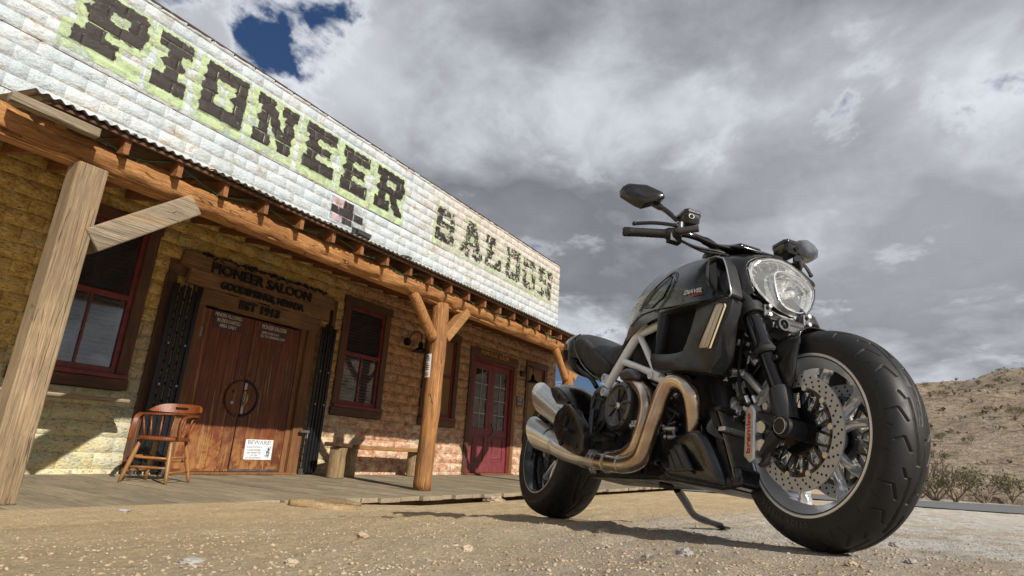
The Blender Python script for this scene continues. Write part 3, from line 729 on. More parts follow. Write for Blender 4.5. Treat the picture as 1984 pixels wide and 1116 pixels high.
def sheet(name, x0, x1, z0, z1, inside, off, mat, cell=.0125, label=None):
    nx_ = max(2, int((x1-x0)/cell)); nz_ = max(2, int((z1-z0)/cell)); vid = {}; vs = []; fs = []
    def vert(a, c_):
        if (a, c_) not in vid:
            X = x0+(x1-x0)*a/nx_; Z = z0+(z1-z0)*c_/nz_; vid[(a, c_)] = len(vs); vs.append((X, -relief(X, Z)-off, Z))
        return vid[(a, c_)]
    for a in range(nx_):
        for c_ in range(nz_):
            if inside((a+.5)/nx_, (c_+.5)/nz_): fs.append((vert(a, c_), vert(a+1, c_), vert(a+1, c_+1), vert(a, c_+1)))
    mb = MB(); mb.add(vs, fs); o = mb.build(name, mat, building, smooth=True)
    if label: o['label'] = label
    return o
LET = [('P', 1.93, 2.70, 4.72, 5.50), ('I', 2.82, 3.28, 4.70, 5.49), ('O', 3.44, 4.10, 4.68, 5.47), ('N', 4.26, 4.99, 4.69, 5.47), ('E', 5.15, 5.82, 4.68, 5.49), ('E', 5.95, 6.60, 4.66, 5.46), ('R', 6.76, 7.54, 4.67, 5.47),
       ('S', 8.52, 9.20, 4.66, 5.40), ('A', 9.38, 10.27, 4.62, 5.48), ('L', 10.38, 11.10, 4.66, 5.42), ('O', 11.26, 11.98, 4.64, 5.44), ('O', 12.10, 12.78, 4.62, 5.42), ('N', 12.92, 13.74, 4.62, 5.42)]
for ch, x0, x1, z0, z1 in LET:
    faded = x0 > 8; sd_ = x0*7.7
    def ins(u, v, ch=ch, faded=faded, sd_=sd_, x0=x0, z0=z0):
        wob = .012*math.sin(v*37+sd_)+.012*math.sin(u*29+sd_*2)
        if not any(inpoly(u+wob, v+wob*.8, P_) for P_ in GL[ch]): return False
        if faded and float(vnoise(np.array([u*4.3+sd_]), np.array([v*5.3]), 3)[0]) > .24: return False
        return True
    sheet('painted_letter', x0, x1, z0, z1, ins, .011, M['letter_black'], .0125, ('faded ' if faded else '')+'black painted letter '+ch)
    pad = .09
    def halo(u, v, ch=ch, x0=x0, x1=x1, z0=z0, z1=z1):
        X = u*(x1-x0+2*pad+.03)+x0-pad-.05; Z = v*(z1-z0+.19)+z0-.155
        uu = (X-x0)/(x1-x0); vv = (Z-z0)/(z1-z0)
        for dx in (-.13, -.02, .08):
            for dz in (-.12, 0, .05):
                if any(inpoly(uu-dx, vv-dz, P_) for P_ in GL[ch]): return True
        return -.1 < uu < 1.02 and -.16 < vv < .1
    sheet('painted_halo', x0-pad-.05, x1+pad-.02, z0-.155, z1+.035, halo, .006, M['halo_green'], .02)
# painted cross on a small pink and grey patch
M['pink'] = plain('faded_pink_paint', (.42, .27, .29), .7); M['grey_patch'] = plain('grey_patch_paint', (.30, .32, .34), .7, var=.5)
sheet('painted_patch', 5.86, 6.66, 4.06, 4.47, lambda u, v: True, .004, M['grey_patch'], .03)
sheet('painted_patch', 5.88, 6.14, 4.28, 4.45, lambda u, v: True, .006, M['pink'], .03)
sheet('painted_patch', 5.90, 6.10, 4.08, 4.18, lambda u, v: True, .006, M['pink'], .03)
sheet('painted_cross', 5.87, 6.58, 4.06, 4.47, lambda u, v: (.36 < u < .66) or (.30 < v < .62), .009, M['letter_black'], .0125)

# ---- windows
def window(o, kind):
    X0, X1, ZA, ZB = o; wn = MB(); tr = .115
    f = empty('window'); f.parent = building
    a = MB(); a.bb(X0-.01, X0+tr, -.045, .10, ZA, ZB); a.build('side_trim', M['trim_v'], f, bevel=.004)
    a = MB(); a.bb(X1-tr, X1+.01, -.047, .10, ZA, ZB); a.build('side_trim', M['trim_v'], f, bevel=.004)
    a = MB(); a.bb(X0-.03, X1+.03, -.055, .10, ZB-.12, ZB+.02); a.build('head_trim', M['trim_h'], f, bevel=.004)
    a = MB(); a.bb(X0-.03, X1+.03, -.06, .10, ZA-.015, ZA+.11); a.build('apron_board', M['trim_h'], f, bevel=.004)
    a = MB(); a.bb(X0, X1, -.095, .08, ZA+.112, ZA+.16); a.build('sill', M['red'], f, bevel=.004)
    x0, x1, za, zb = X0+tr+.002, X1-tr-.002, ZA+.162, ZB-.122; zm = (za+zb)/2+.02
    a = MB(); s = .05
    for (p_, q, r_, s_) in ((x0, x0+s, za, zb), (x1-s, x1, za, zb), (x0+s, x1-s, za, za+.07), (x0+s, x1-s, zb-s, zb), (x0+s, x1-s, zm-.03, zm+.03)): a.bb(p_, q, -.012, .05, r_, s_)
    a.build('window_frame', M['red'], f, bevel=.003)
    if kind == 'board':
        a = MB(); a.bb(x0+s, x1-s, .012, .03, za+.07, zm-.03); a.build('board_panel', M['tan_board'], f)
        a = MB(); a.bb(x0+s, x1-s, .012, .03, zm+.03, zb-s); a.build('board_panel', M['tan_board'], f); return
    a = MB(); a.bb((x0+x1)/2-.012, (x0+x1)/2+.012, -.002, .03, za+.07, zm-.03); a.build('muntin', M['red'], f)
    for (p_, q) in ((za+.07, zm-.03), (zm+.03, zb-s)):
        a = MB(); a.bb(x0+s, x1-s, .018, .022, p_, q); a.build('pane', M['glass'], f)
    for (p_, q, mt) in ((za+.07, zm-.03, 'white_trim'), (zm+.03, zb-s, 'dark_slat')):
        me_ = None
        for half in (0, 1):
            xa = x0+s+half*(x1-x0-2*s)/2; xb = xa+(x1-x0-2*s)/2
            a = MB(); a.bb(xa, xa+.035, .055, .085, p_, q); a.bb(xb-.035, xb, .055, .085, p_, q); a.build('shutter_frame', M[mt], f)
            z_ = p_+.03
            while z_ < q-.02:
                if me_ is None:
                    a = MB(); a.box((0, 0, 0), (xb-xa-.072, .006, .046), (R(-38), 0, 0)); o_ = a.build('slat', M[mt], f); me_ = o_.data
                else: o_ = bpy.data.objects.new('slat', me_); link(o_, f)
                o_.location = ((xa+xb)/2, .07, z_); z_ += .052
for o, kd in ((W0, 'glass'), (W1, 'glass'), (W2, 'glass'), (W3, 'board'), (W4, 'board')): window(o, kd)
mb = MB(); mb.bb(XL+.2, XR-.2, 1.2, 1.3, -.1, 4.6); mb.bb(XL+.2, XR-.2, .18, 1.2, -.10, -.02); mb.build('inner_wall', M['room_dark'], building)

# ---- entrance
ent = empty('entrance'); ent.parent = building
def part(name, mat, boxes, bevel=.004, par=None):
    a = MB()
    for q in boxes: a.bb(*q)
    return a.build(name, M[mat] if isinstance(mat, str) else mat, par if par is not None else ent, bevel=bevel)
part('jamb', 'trim_v', [(3.56, 3.70, -.045, .12, -.02, 2.42)]); part('jamb', 'jamb', [(3.99, 4.105, -.075, .12, 0, 2.14)])
part('jamb', 'jamb', [(5.70, 5.78, -.02, .12, 0, 2.14)]); part('jamb', 'jamb', [(5.785, 5.96, -.075, .10, 0, 2.16)]); part('jamb', 'trim_v', [(6.22, 6.30, -.045, .12, 0, 2.72)])
part('wall_strip', 'siding_lo', [(3.70, 3.99, .02, .12, -.02, 2.42)]); part('wall_strip', 'siding_lo', [(5.96, 6.22, .02, .12, -.02, 2.42)])
part('threshold', 'jamb', [(4.0, 5.9, -.16, .12, .001, .03)])
mb = MB(); mb.bb(3.6, 6.28, .03, .12, 2.14, 2.64); mb.build('backing_board', M['lintel'], ent)
def ragged(x0, x1, z0, z1, y0, y1):
    mb = MB(); n = 26; top = []; bot = []
    for i in range(n+1):
        x = x0+(x1-x0)*i/n; e = .012*random.uniform(-1, 1); top.append((x+(.02*random.uniform(-1, 1) if i in (0, n) else 0), z1+e)); bot.append((x+(.03*random.uniform(-1, 1) if i in (0, n) else 0), z0+.006*random.uniform(-1, 1)))
    vs = [(x, y0, z) for x, z in top]+[(x, y0, z) for x, z in bot]+[(x, y1, z) for x, z in top]+[(x, y1, z) for x, z in bot]; N = n+1; fs = []
    for i in range(n): fs += [(i, i+1, N+i+1, N+i), (2*N+i+1, 2*N+i, 3*N+i, 3*N+i+1), (i+1, i, 2*N+i, 2*N+i+1), (N+i, N+i+1, 3*N+i+1, 3*N+i)]
    fs += [(0, N, 3*N, 2*N), (N-1, 2*N-1, 4*N-1, 3*N-1)][:2]
    mb.add(vs, fs); return mb
ragged(3.69, 6.16, 2.545, 2.76, -.095, -.03).build('sign_board', M['lintel'], ent)
ragged(3.80, 6.12, 2.335, 2.54, -.10, -.03).build('sign_board', M['lintel'], ent)
ragged(4.02, 5.99, 2.12, 2.33, -.09, -.03).build('sign_board', M['lintel'], ent)
def wallpt(px, py, Y=0.0):
    d = pix_ray(px, py); return CAM+d*((Y-CAM.y)/d.y)
def wtext(body, a, b_, h, mat, Y, parent, ext=.004, name='lettering', bold=0.0):
    A = wallpt(*a, Y); B = wallpt(*b_, Y); o = text_obj(name, body, h*1.4, ((A+B)/2), (1, 0, (B.z-A.z)/(B.x-A.x)*0), (0, 0, 1), mat, parent, ext, bold=bold)
    xs = [v.co.x for v in o.data.vertices]; wd = max(xs)-min(xs); k = abs(B.x-A.x)/wd; c_ = (A.x+B.x)/2
    for v in o.data.vertices: v.co.x = c_+(v.co.x-c_)*k
    return o
wtext('PIONEER SALOON', (411, 521), (603, 576), .135, M['carved'], -.11, ent, .012, bold=.004)
wtext('GOODSPRINGS, NEVADA', (428, 553), (588, 598), .10, M['carved'], -.115, ent, .012, bold=.004)
wtext('EST 1913', (464, 592), (542, 610), .115, M['carved'], -.105, ent, .012, bold=.006)
mb = MB()   # charred bark fringe over the board
for i in range(170):
    x = 3.95+2.1*random.random(); mb.box((x, -.07+random.uniform(-.03, .03), 2.76+random.uniform(-.02, .03)), (random.uniform(.02, .07), .02, random.uniform(.01, .05)), (random.uniform(-1, 1), random.uniform(-1, 1), 0))
mb.build('bark_fringe', M['carved'], ent)
for side, (xa, xb) in enumerate(((4.108, 4.896), (4.904, 5.698))):
    dl = empty('door'); dl.parent = building
    n = 5; wdt = (xb-xa)/n
    for i in range(n):
        a = MB(); a.bb(xa+i*wdt+.0015, xa+(i+1)*wdt-.0015, .0+random.uniform(-.002, .002), .05, .035, 2.10); a.build('plank', M['door'], dl, bevel=.003)
    a = MB(); a.bb(xa, xb, -.006, .0, .036, .065); a.build('kick_strip', M['galv'] if side else M['door'], dl)
    a = MB(); C_ = wallpt(470, 772); r_ = .235; vs = []
    n = 40; a0 = math.pi/2 if side == 0 else -math.pi/2
    vs = [(4.9+(-.004 if side == 0 else .004), -.012, C_.z)]+[(4.9+(-.004 if side == 0 else .004)+r_*math.cos(a0+math.pi*i/n), -.012, C_.z+r_*math.sin(a0+math.pi*i/n)) for i in range(n+1)]
    a.add(vs, [(0, i, i+1) for i in range(1, n+1)]); a.build('round_plate', M['door'], dl, solid=.012)
    a = MB(); a.tube([(4.9+(-.004 if side == 0 else .004)+r_*math.cos(a0+math.pi*i/n), -.022, C_.z+r_*math.sin(a0+math.pi*i/n)) for i in range(n+1)], .011 if side == 0 else .018, 8)
    a.build('door_ring', M['trim_v'] if side == 0 else M['black_iron'], dl, smooth=True)
    for i in range(7):
        an = a0+math.pi*(i+.5)/7; a = MB(); a.cyl((4.9+(r_+.05)*math.cos(an), -.004, C_.z+(r_+.05)*math.sin(an)), (4.9+(r_+.05)*math.cos(an), .004, C_.z+(r_+.05)*math.sin(an)), .006, 8); a.build('bolt', M['galv'], dl)
    if side == 0:
        a = MB(); a.cyl((4.76, -.03, C_.z-.07), (4.76, 0, C_.z-.07), .022, 14); a.build('lock', M['galv'], dl)
        a = MB(); a.cyl((4.76, -.0185, C_.z+.08), (4.76, 0, C_.z+.08), .02, 14); a.build('key_hole', M['room_dark'], dl)
    else:
        a = MB(); a.bb(4.905, 4.945, -.034, -.014, C_.z-.21, C_.z+.21); a.build('latch_plate', M['galv'], dl, bevel=.002)
        a = MB(); a.tube(spline([(4.93, -.035, C_.z+.1), (4.945, -.07, C_.z+.05), (4.94, -.075, C_.z-.04), (4.925, -.035, C_.z-.1)], 6), .012, 8); a.box((4.93, -.04, C_.z+.09), (.05, .015, .05)); a.box((4.93, -.04, C_.z-.08), (.045, .015, .045)); a.build('handle', M['brass'], dl, smooth=True)
        a = MB(); a.bb(4.898, 4.912, -.005, .02, .05, C_.z-.25); a.build('door_gap_strip', M['black_iron'], dl)
a = MB(); a.bb(4.12, 4.16, -.02, 0, 1.72, 1.84); a.build('hinge_plate', M['galv'], ent, bevel=.002)
# notices on the doors (things of their own)
def notice(name, label, cat, q, mat, Y, lines, ink, th=.004):
    P4 = [wallpt(*a, Y) for a in q]; mb = MB(); vs = [tuple(p_) for p_ in P4]+[(p_.x, p_.y+th, p_.z) for p_ in P4]
    mb.add(vs, [(0, 1, 2, 3), (7, 6, 5, 4), (0, 4, 5, 1), (1, 5, 6, 2), (2, 6, 7, 3), (3, 7, 4, 0)]); o = mb.build(name, mat, None); tag(o, label, cat)
    TL, TR, BR, BL = P4; wd = (TR-TL).length; ht = (TL-BL).length
    for body, v0, v1, u0, u1 in lines:
        c_ = TL.lerp(TR, (u0+u1)/2).lerp(BL.lerp(BR, (u0+u1)/2), (v0+v1)/2); hh = ht*(v1-v0)
        tx = text_obj('lettering', body, hh*1.35, c_+Vector((0, -.002, 0)), TR-TL, TL-BL, ink, None, .0006)
        xs = [(v.co-c_).dot((TR-TL).normalized()) for v in tx.data.vertices]
        if not xs: continue
        k = wd*(u1-u0)/(max(xs)-min(xs)); xd_ = (TR-TL).normalized(); mid = (max(xs)+min(xs))/2
        for v in tx.data.vertices: s_ = (v.co-c_).dot(xd_); v.co += xd_*((s_-mid)*k-s_)
        tx.parent = o
    return o
notice('door_notice', 'purple sticker on the left door about minors in designated area', 'sign', [(417, 600), (472, 614), (467, 646), (412, 634)], M['sign_dark'], -.009,
       [('MINORS ALLOWED', .10, .32, .03, .97), ('IN DESIGNATED', .40, .62, .12, .92), ('AREA ONLY', .70, .90, .22, .80)], M['letter_tan'])
notice('door_notice', 'small purple opening notice on the right saloon door', 'sign', [(508, 627), (556, 638), (551, 664), (504, 654)], M['sign_dark'], -.009,
       [('PIONEER SALOON', .04, .36, .02, .98), ('OPEN EVERYDAY', .52, .70, .04, .72), ('TILL THE DRINKING STOPS', .76, .95, .0, .98)], M['letter_tan'])
bw = notice('beware_sign', 'white beware notice with a small figure low on the right door', 'sign', [(477, 851), (530, 853), (524, 891), (471, 890)], M['paper'], -.009,
       [('BEWARE!', .04, .26, .08, .92), ('POKER PLAYING &', .33, .43, .06, .62), ('LOOSE WOMEN', .48, .58, .10, .58), ('ARE PERMITTED', .62, .71, .08, .60), ('IN THIS', .75, .83, .24, .48), ('ESTABLISHMENT', .87, .96, .06, .62)], M['sign_ink'])
a = MB()   # the little drawn figure, flat print
cx_, cz_ = wallpt(517, 872).x, wallpt(517, 872).z
for (dx, dz, sx_, sz_, an) in ((.0, .075, .035, .04, 0), (.01, .03, .05, .07, .3), (-.03, .02, .06, .015, .6), (-.01, -.03, .03, .08, -.4), (.03, -.04, .022, .10, .2), (-.04, -.06, .05, .02, .1), (.045, .09, .02, .06, .5)): a.box((cx_+dx*.7+.012, -.0105, cz_-.035+dz*.75), (sx_*.7, .001, sz_*.75), (0, an, 0))
a.build('printed_figure', M['sign_ink'], bw)

# ---- accordion gates
def gate(x0, x1, h, label):
    g_ = empty('folding_gate', ((x0+x1)/2, -.13, 0), label=label, cat='gate', group='folded iron gates beside the doors'); n = 9; me_ = None; cx = (x0+x1)/2
    for i in range(n):
        x = x0+(x1-x0)*(i+.5)/n-cx; wd = .028 if 0 < i < n-1 else .045
        a = MB(); a.bb(x-wd/2, x+wd/2, -.012+(.02 if i % 2 else 0), .006+(.02 if i % 2 else 0), .03, h+random.uniform(-.04, .06)); a.build('upright', M['black_iron'], g_, bevel=.002)
    for k in range(int(h/.21)):
        for sgn in (-1, 1):
            a = MB(); z_ = .12+k*.21
            a.bar((x0-cx+.02, -.02, z_+(.0 if sgn > 0 else .19)), (x1-cx-.02, -.02, z_+(.19 if sgn > 0 else 0)), .016, .005, (0, 1, 0)); a.build('cross_bar', M['black_iron'], g_).location.y = .045
    for k in (.28, .5):
        for s_ in (.2, .8):
            a = MB(); a.cyl((x0+(x1-x0)*s_-cx, -.03, h*k+.4), (x0+(x1-x0)*s_-cx, -.015, h*k+.4), .013, 10); a.build('rivet', M['galv'], g_)
    for k in (-.5, .5):
        a = MB(); a.bb(k*(x1-x0)-.02, k*(x1-x0)+.02, -.015, .03, .0, .09); a.build('floor_bracket', M['galv'], g_)
gate(3.63, 3.98, 2.27, 'black iron folding gate at the left door jamb behind the chair')
gate(5.99, 6.26, 2.26, 'black iron folding gate at the right door jamb')
a = MB(); a.bb(5.86, 6.02, -.16, -.12, .60, .635); a.tube([(6.0, -.14, .635), (6.0, -.14, .52)], .012, 8); o = a.build('gate_latch', M['galv']); tag(o, 'short grey latch bar on the right folding gate', 'latch')

# ---- memorial room doors
md = empty('memorial_doorway'); md.parent = building
part('side_trim', 'trim_v', [(10.14, 10.27, -.045, .12, 0, 2.68)], par=md); part('side_trim', 'jamb', [(11.97, 12.10, -.045, .12, 0, 2.68)], par=md)
part('head_trim', 'trim_h', [(10.12, 12.12, -.05, .12, 2.50, 2.70)], par=md); part('door_frame', 'red', [(10.272, 10.34, -.01, .10, 0, 2.498), (11.90, 11.968, -.01, .10, 0, 2.498), (10.34, 11.90, -.01, .10, 2.42, 2.498)], par=md)
part('threshold', 'jamb', [(10.2, 12.05, -.14, .12, .001, .03)], par=md)
wtext('MEMORIAL ROOM', (933, 682), (986, 697), .10, M['letter_gold'], -.055, md, .006)
for xa, xb in ((10.342, 11.117), (11.123, 11.898)):
    dl = empty('memorial_door'); dl.parent = building; ya, yb = .035, .075; st = .14
    a = MB()
    for q in ((xa, xa+st, .035, 2.415), (xb-st, xb, .035, 2.415), (xa+st, xb-st, 2.27, 2.415), (xa+st, xb-st, .82, .97), (xa+st, xb-st, .035, .26)): a.bb(q[0], q[1], ya, yb, q[2], q[3])
    a.build('door_frame', M['maroon_door'], dl, bevel=.004)
    a = MB(); a.bb(xa+st, xb-st, ya+.016, yb, .26, .82); a.bb(xa+st+.06, xb-st-.06, ya+.002, ya+.016, .32, .76); a.build('panel', M['maroon_door'], dl, bevel=.008)
    a = MB(); a.bb(xa+st, xb-st, ya+.02, ya+.024, .97, 2.27); a.build('pane', M['glass'], dl)
    a = MB(); x = (xa+xb)/2; a.bb(x-.007, x+.007, ya+.008, ya+.02, .97, 2.27)
    for k in range(1, 4): z_ = .97+1.3*k/4; a.bb(xa+st, x-.007, ya+.008, ya+.02, z_-.007, z_+.007); a.bb(x+.007, xb-st, ya+.008, ya+.02, z_-.007, z_+.007)
    a.build('muntin', M['white_trim'], dl)
a = MB(); a.tube(spline([(11.16, -.0, 1.10), (11.16, -.04, 1.0), (11.16, -.04, .9), (11.16, .03, .82)], 5), .011, 8); a.build('door_pull', M['black_iron'], md, smooth=True)
pl_ = notice('wall_plaque', 'small black plaque on the block wall right of the memorial doors', 'sign', [(1001, 768), (1013, 771), (1012, 788), (1000, 786)], M['sign_dark'], -.03,
             [('CASH BAR', .10, .25, .12, .88), ('ROOM', .30, .42, .2, .8), ('PLEASE', .58, .70, .15, .85), ('ENTER', .76, .88, .2, .8)], M['paper'])

# ---- wall lamps
def lamp(bx, by, sx_, sy_, label):
    A = wallpt(bx, by, -.03); S = wallpt(sx_, sy_, -.32); g_ = empty('wall_lamp', (A.x, 0, A.z), label=label, cat='lamp', group='black gooseneck lamps on the wall')
    s = Vector((.10, -.30, S.z-A.z)); L_ = lambda v: v
    a = MB(); a.cyl((0, -.02, 0), (0, -.07, 0), .075, 20); a.build('wall_plate', M['black_iron'], g_, smooth='auto')
    a = MB(); a.tube(spline([(0, -.07, 0), (.01, -.13, .14), (.05, -.22, .20), (s.x, s.y, .13), (s.x, s.y, s.z+.10)], 7), .011, 8); a.build('gooseneck', M['black_iron'], g_, smooth=True)
    a = MB(); a.lathe([(.02, .13), (.045, .10), (.05, .02), (.16, -.05), (.17, -.055), (.155, -.052), (.04, .015), (.0, .03)], (s.x, s.y, s.z), 'z', 28, closed=False); a.build('shade', M['black_iron'], g_, smooth=True)
    a = MB(); a.lathe([(0, -.03), (.03, -.02), (.03, .02), (0, .03)], (s.x, s.y, s.z-.01), 'z', 12, closed=False); a.build('bulb', M['brass'], g_, smooth=True)
lamp(788, 662, 806, 673, 'black gooseneck lamp on the wall left of the middle porch post')
lamp(1011, 724, 1028, 735, 'black gooseneck lamp between the memorial doors and the boarded window')
# ---- flood lights over the porch roof
def flood(px, py, wd, hgt, label, Y=-.34):
    A = wallpt(px, py, Y); g_ = empty('flood_light', A, label=label, cat='flood light')
    mb = MB(); mb.add([(-wd/2, -.06, -hgt*.35), (wd/2, -.06, -hgt*.35), (wd/2*.75, .08, -hgt*.5), (-wd/2*.75, .08, -hgt*.5), (-wd/2, -.10, hgt*.1), (wd/2, -.10, hgt*.1), (wd/2*.75, .08, hgt*.5), (-wd/2*.75, .08, hgt*.5)],
                      [(0, 1, 2, 3), (4, 5, 6, 7), (0, 1, 5, 4), (1, 2, 6, 5), (2, 3, 7, 6), (3, 0, 4, 7)]); mb.build('housing', M['body_dark'], g_, bevel=.008)
    a = MB(); a.bb(-wd*.42, wd*.42, -.108, -.088, -hgt*.25, .0); a.build('lamp_glass', M['cast_dark'], g_)
    a = MB(); a.tube([(0, .05, -.02), (0, .16, -.10), (0, .30, -.10)], .014, 8); a.bb(-.03, .03, .28, .325, -.16, -.04); a.build('arm', M['cast_dark'], g_)
flood(698, 453, .34, .20, 'wide dark flood light mounted below the painted cross')
flood(787, 500, .10, .13, 'small grey flood light right of the painted cross')

# ================================================================ porch
porch = empty('porch', (5.8, -2.6, 0), label='rustic log porch with corrugated tin roof in front of the saloon', cat='porch'); PO = Vector((5.8, -2.6, 0))
def pb(mb, name, mat, **k): 
    return mb.build(name, mat, porch, xf=lambda v: v-PO, **k)
YB = -2.625
def rough_log(pts, r, seg=14, amp=.10, n=6, sd_=0.0, flatb=False, taper=1.0):
    P_ = spline(pts, n); mb = MB(); N = len(P_); vs = []; fs = []; u = (P_[1]-P_[0]).orthogonal().normalized()
    for i in range(N):
        tg = (P_[min(i+1, N-1)]-P_[max(i-1, 0)]).normalized(); u = (u-tg*u.dot(tg)).normalized(); w_ = tg.cross(u); L = i*.15
        for k in range(seg):
            a = 2*math.pi*k/seg; rr = r*(1+(taper-1)*i/N)*(1+amp*2*float(fbm(np.array([L*2.2+sd_]), np.array([math.cos(a)*1.4+math.sin(a)*2.1+5]), 3, 6)[0]))
            vs.append(P_[i]+u*math.cos(a)*rr+w_*math.sin(a)*rr)
    for i in range(N-1):
        for k in range(seg): k2 = (k+1) % seg; fs.append((i*seg+k, i*seg+k2, (i+1)*seg+k2, (i+1)*seg+k))
    fs.append(tuple(range(seg))); fs.append(tuple((N-1)*seg+k for k in range(seg))); mb.add(vs, fs); return mb
xs_ = np.linspace(1.0, 14.0, 44)
pb(rough_log([(x, YB+.012*math.sin(x*2.1), 2.437+.012*math.sin(x*1.3)) for x in xs_], .106, 26, .17, 6), 'log_beam', M['log'], smooth=True)
mb = MB(); x = 1.0
a = MB(); a.bb(1.0, 14.0, YB-.03, YB+.085, 2.325, 2.375); pb(a, 'beam_plank', M['log'], bevel=.006)
# posts and braces
a = MB(); a.bb(1.50, 1.695, YB-.10, YB+.09, 0, 2.335); pb(a, 'post', M['grey_post'], bevel=.012)
a = MB(); a.bar((1.70, YB-.005, 1.79), (2.36, YB-.005, 2.345), .18, .22, (0, 1, 0)); pb(a, 'brace', M['grey_timber'], bevel=.012)
for (xp, r_) in ((5.80, .108), (9.66, .105), (13.6, .105)):
    pb(rough_log([(xp-.02, YB, 0), (xp, YB, .8), (xp+.012, YB, 1.6), (xp, YB, 2.35)], r_, 24, .09, 8, xp), 'post', M['log_v'], smooth=True)
    pb(rough_log([(xp-.12, YB-.02, 1.86), (xp-.33, YB-.02, 2.08), (xp-.60, YB-.01, 2.37)], .068, 12, .06, 5, xp+3), 'brace', M['log_v'], smooth=True)
    a = MB(); a.bar((xp+.09, YB-.02, 1.90), (xp+.52, YB-.02, 2.36), .12, .15, (0, 1, 0)); pb(a, 'brace', M['rafter'] if False else M['plank'], bevel=.012)
a = MB(); a.cyl((5.7, YB-.115, 2.12), (5.7, YB-.10, 2.12), .006, 6); 
# roof
YE, ZE, SL = -2.90, 2.585, .24
zr = lambda Y: ZE+(Y-YE)*SL
rm = None
for k in range(-2, 31):
    x = 2.12+.4*k
    if x > 14.1: break
    if rm is None:
        mb = MB(); vs = []
        for (Y, z_) in ((-2.84, 0), (-.02, 0)):
            for dx in (-.021, .021):
                for dz in (-.135, -.006): vs.append((dx, Y, zr(Y)+dz))
        mb.add(vs, [(0, 1, 3, 2), (4, 6, 7, 5), (0, 4, 5, 1), (2, 3, 7, 6), (0, 2, 6, 4), (1, 5, 7, 3)]); o = mb.build('rafter', M['rafter'], porch, bevel=.003); rm = o.data
    else: o = bpy.data.objects.new('rafter', rm); link(o, porch)
    o.location = Vector((x, 0, 0))-PO
for k in range(20):    # dark sheathing boards under the tin
    y0 = -2.86+k*.142; mb = MB(); vs = []
    for Y in (y0, y0+.137):
        for x in (1.25, 14.15):
            for dz in (0.0, .012): vs.append((x, Y, zr(Y)+dz))
    mb.add(vs, [(0, 1, 3, 2), (4, 6, 7, 5), (0, 4, 5, 1), (2, 3, 7, 6), (0, 2, 6, 4), (1, 5, 7, 3)]); pb(mb, 'sheathing_board', M['trim_h'])
a = MB(); a.bb(1.2, 14.2, -2.872, -2.848, ZE-.012, ZE+.014); pb(a, 'fascia_board', M['trim_h'], bevel=.003)
# short lookout timber at the left end of the beam
a = MB(); a.bb(1.0, 1.52, -2.895, -2.82, 2.48, 2.55); pb(a, 'beam_end', M['grey_timber'], bevel=.01)
sm = None; shw = .64
for k in range(21):
    x = 1.1+k*.622
    if sm is None:
        mb = MB(); n = 90; vs = []; fs = []
        rows = [(YE-.02, 0), (YE+.4, 0), (-1.5, 0), (-.02, 0)]
        for i in range(n+1):
            X = shw*i/n; dz = .011*math.cos(2*math.pi*X/.0706)
            for (Y, _) in rows: vs.append((X, Y, zr(Y)+.028+dz))
        for i in range(n):
            for j in range(3): fs.append((i*4+j, i*4+j+1, i*4+j+5, i*4+j+4))
        mb.add(vs, fs); o = mb.build('roof_sheet', M['tin'], porch, smooth=True, solid=.0015); sm = o.data; s0 = o
    else: o = s0.copy(); link(o, porch)
    o.location = Vector((x, random.uniform(-.012, .012), .0015*(k % 2)))-PO
# paper notice on the post
P_ = wallpt(822, 708, YB-.115); a = MB()
n = 8; vs = []; fs = []
for i in range(n+1):
    an = R(122+i*9); 
    for z_ in (1.36, 1.66): vs.append((5.79+.114*math.cos(an), YB+.114*math.sin(an), z_+.0))
for i in range(n): fs.append((2*i, 2*i+1, 2*i+3, 2*i+2))
a.add(vs, fs); pn = a.build('paper_notice', M['paper'], smooth=True); tag(pn, 'tall white paper notice wrapped on the middle porch post', 'notice')
a = MB()
for k in range(11):
    z_ = 1.63-.024*k; w0, w1 = (.15, .85) if k % 4 else (.3, .7)
    if k in (3, 8): continue
    vs = []; fs = []
    for i in range(6):
        an = R(122+72*(w0+(w1-w0)*i/5)); 
        for zz2 in (z_-(.006 if k else .012), z_+(.004 if k else .01)): vs.append((5.79+.1155*math.cos(an), YB+.1155*math.sin(an), zz2))
    for i in range(5): fs.append((2*i, 2*i+1, 2*i+3, 2*i+2))
    a.add(vs, fs)
a.build('printed_lines', M['ink'], pn)
# string lights
sl_ = empty('string_lights', (1.5, -2.74, 2.6), label='green fairy light string draped along the log beam', cat='string lights'); SO = Vector((1.5, -2.74, 2.6))
pts = []; x = 1.35; k = 0
while x < 13.9:
    up = k % 2 == 0; pts.append((x, -2.755+random.uniform(-.015, .015), (2.565 if up else 2.49)+random.uniform(-.02, .02))); x += random.uniform(.28, .46); k += 1
P_ = spline(pts, 8); mb = MB(); mb.tube(P_, .006, 5); mb.build('wire', M['wire_green'], sl_, xf=lambda v: v-SO)
bmh = None
for i in range(4, len(P_)-1, 5):
    if bmh is None:
        a = MB(); a.cyl((0, 0, 0), (0, -.004, -.022), .007, 6, .006); a.cyl((0, -.004, -.022), (0, -.008, -.045), .005, 6, .001); o = a.build('bulb', M['wire_green'], sl_); bmh = o.data
    else: o = bpy.data.objects.new('bulb', bmh); link(o, sl_)
    o.location = P_[i]-SO; o.rotation_euler = (random.uniform(-.9, .9), random.uniform(-.9, .9), 0)

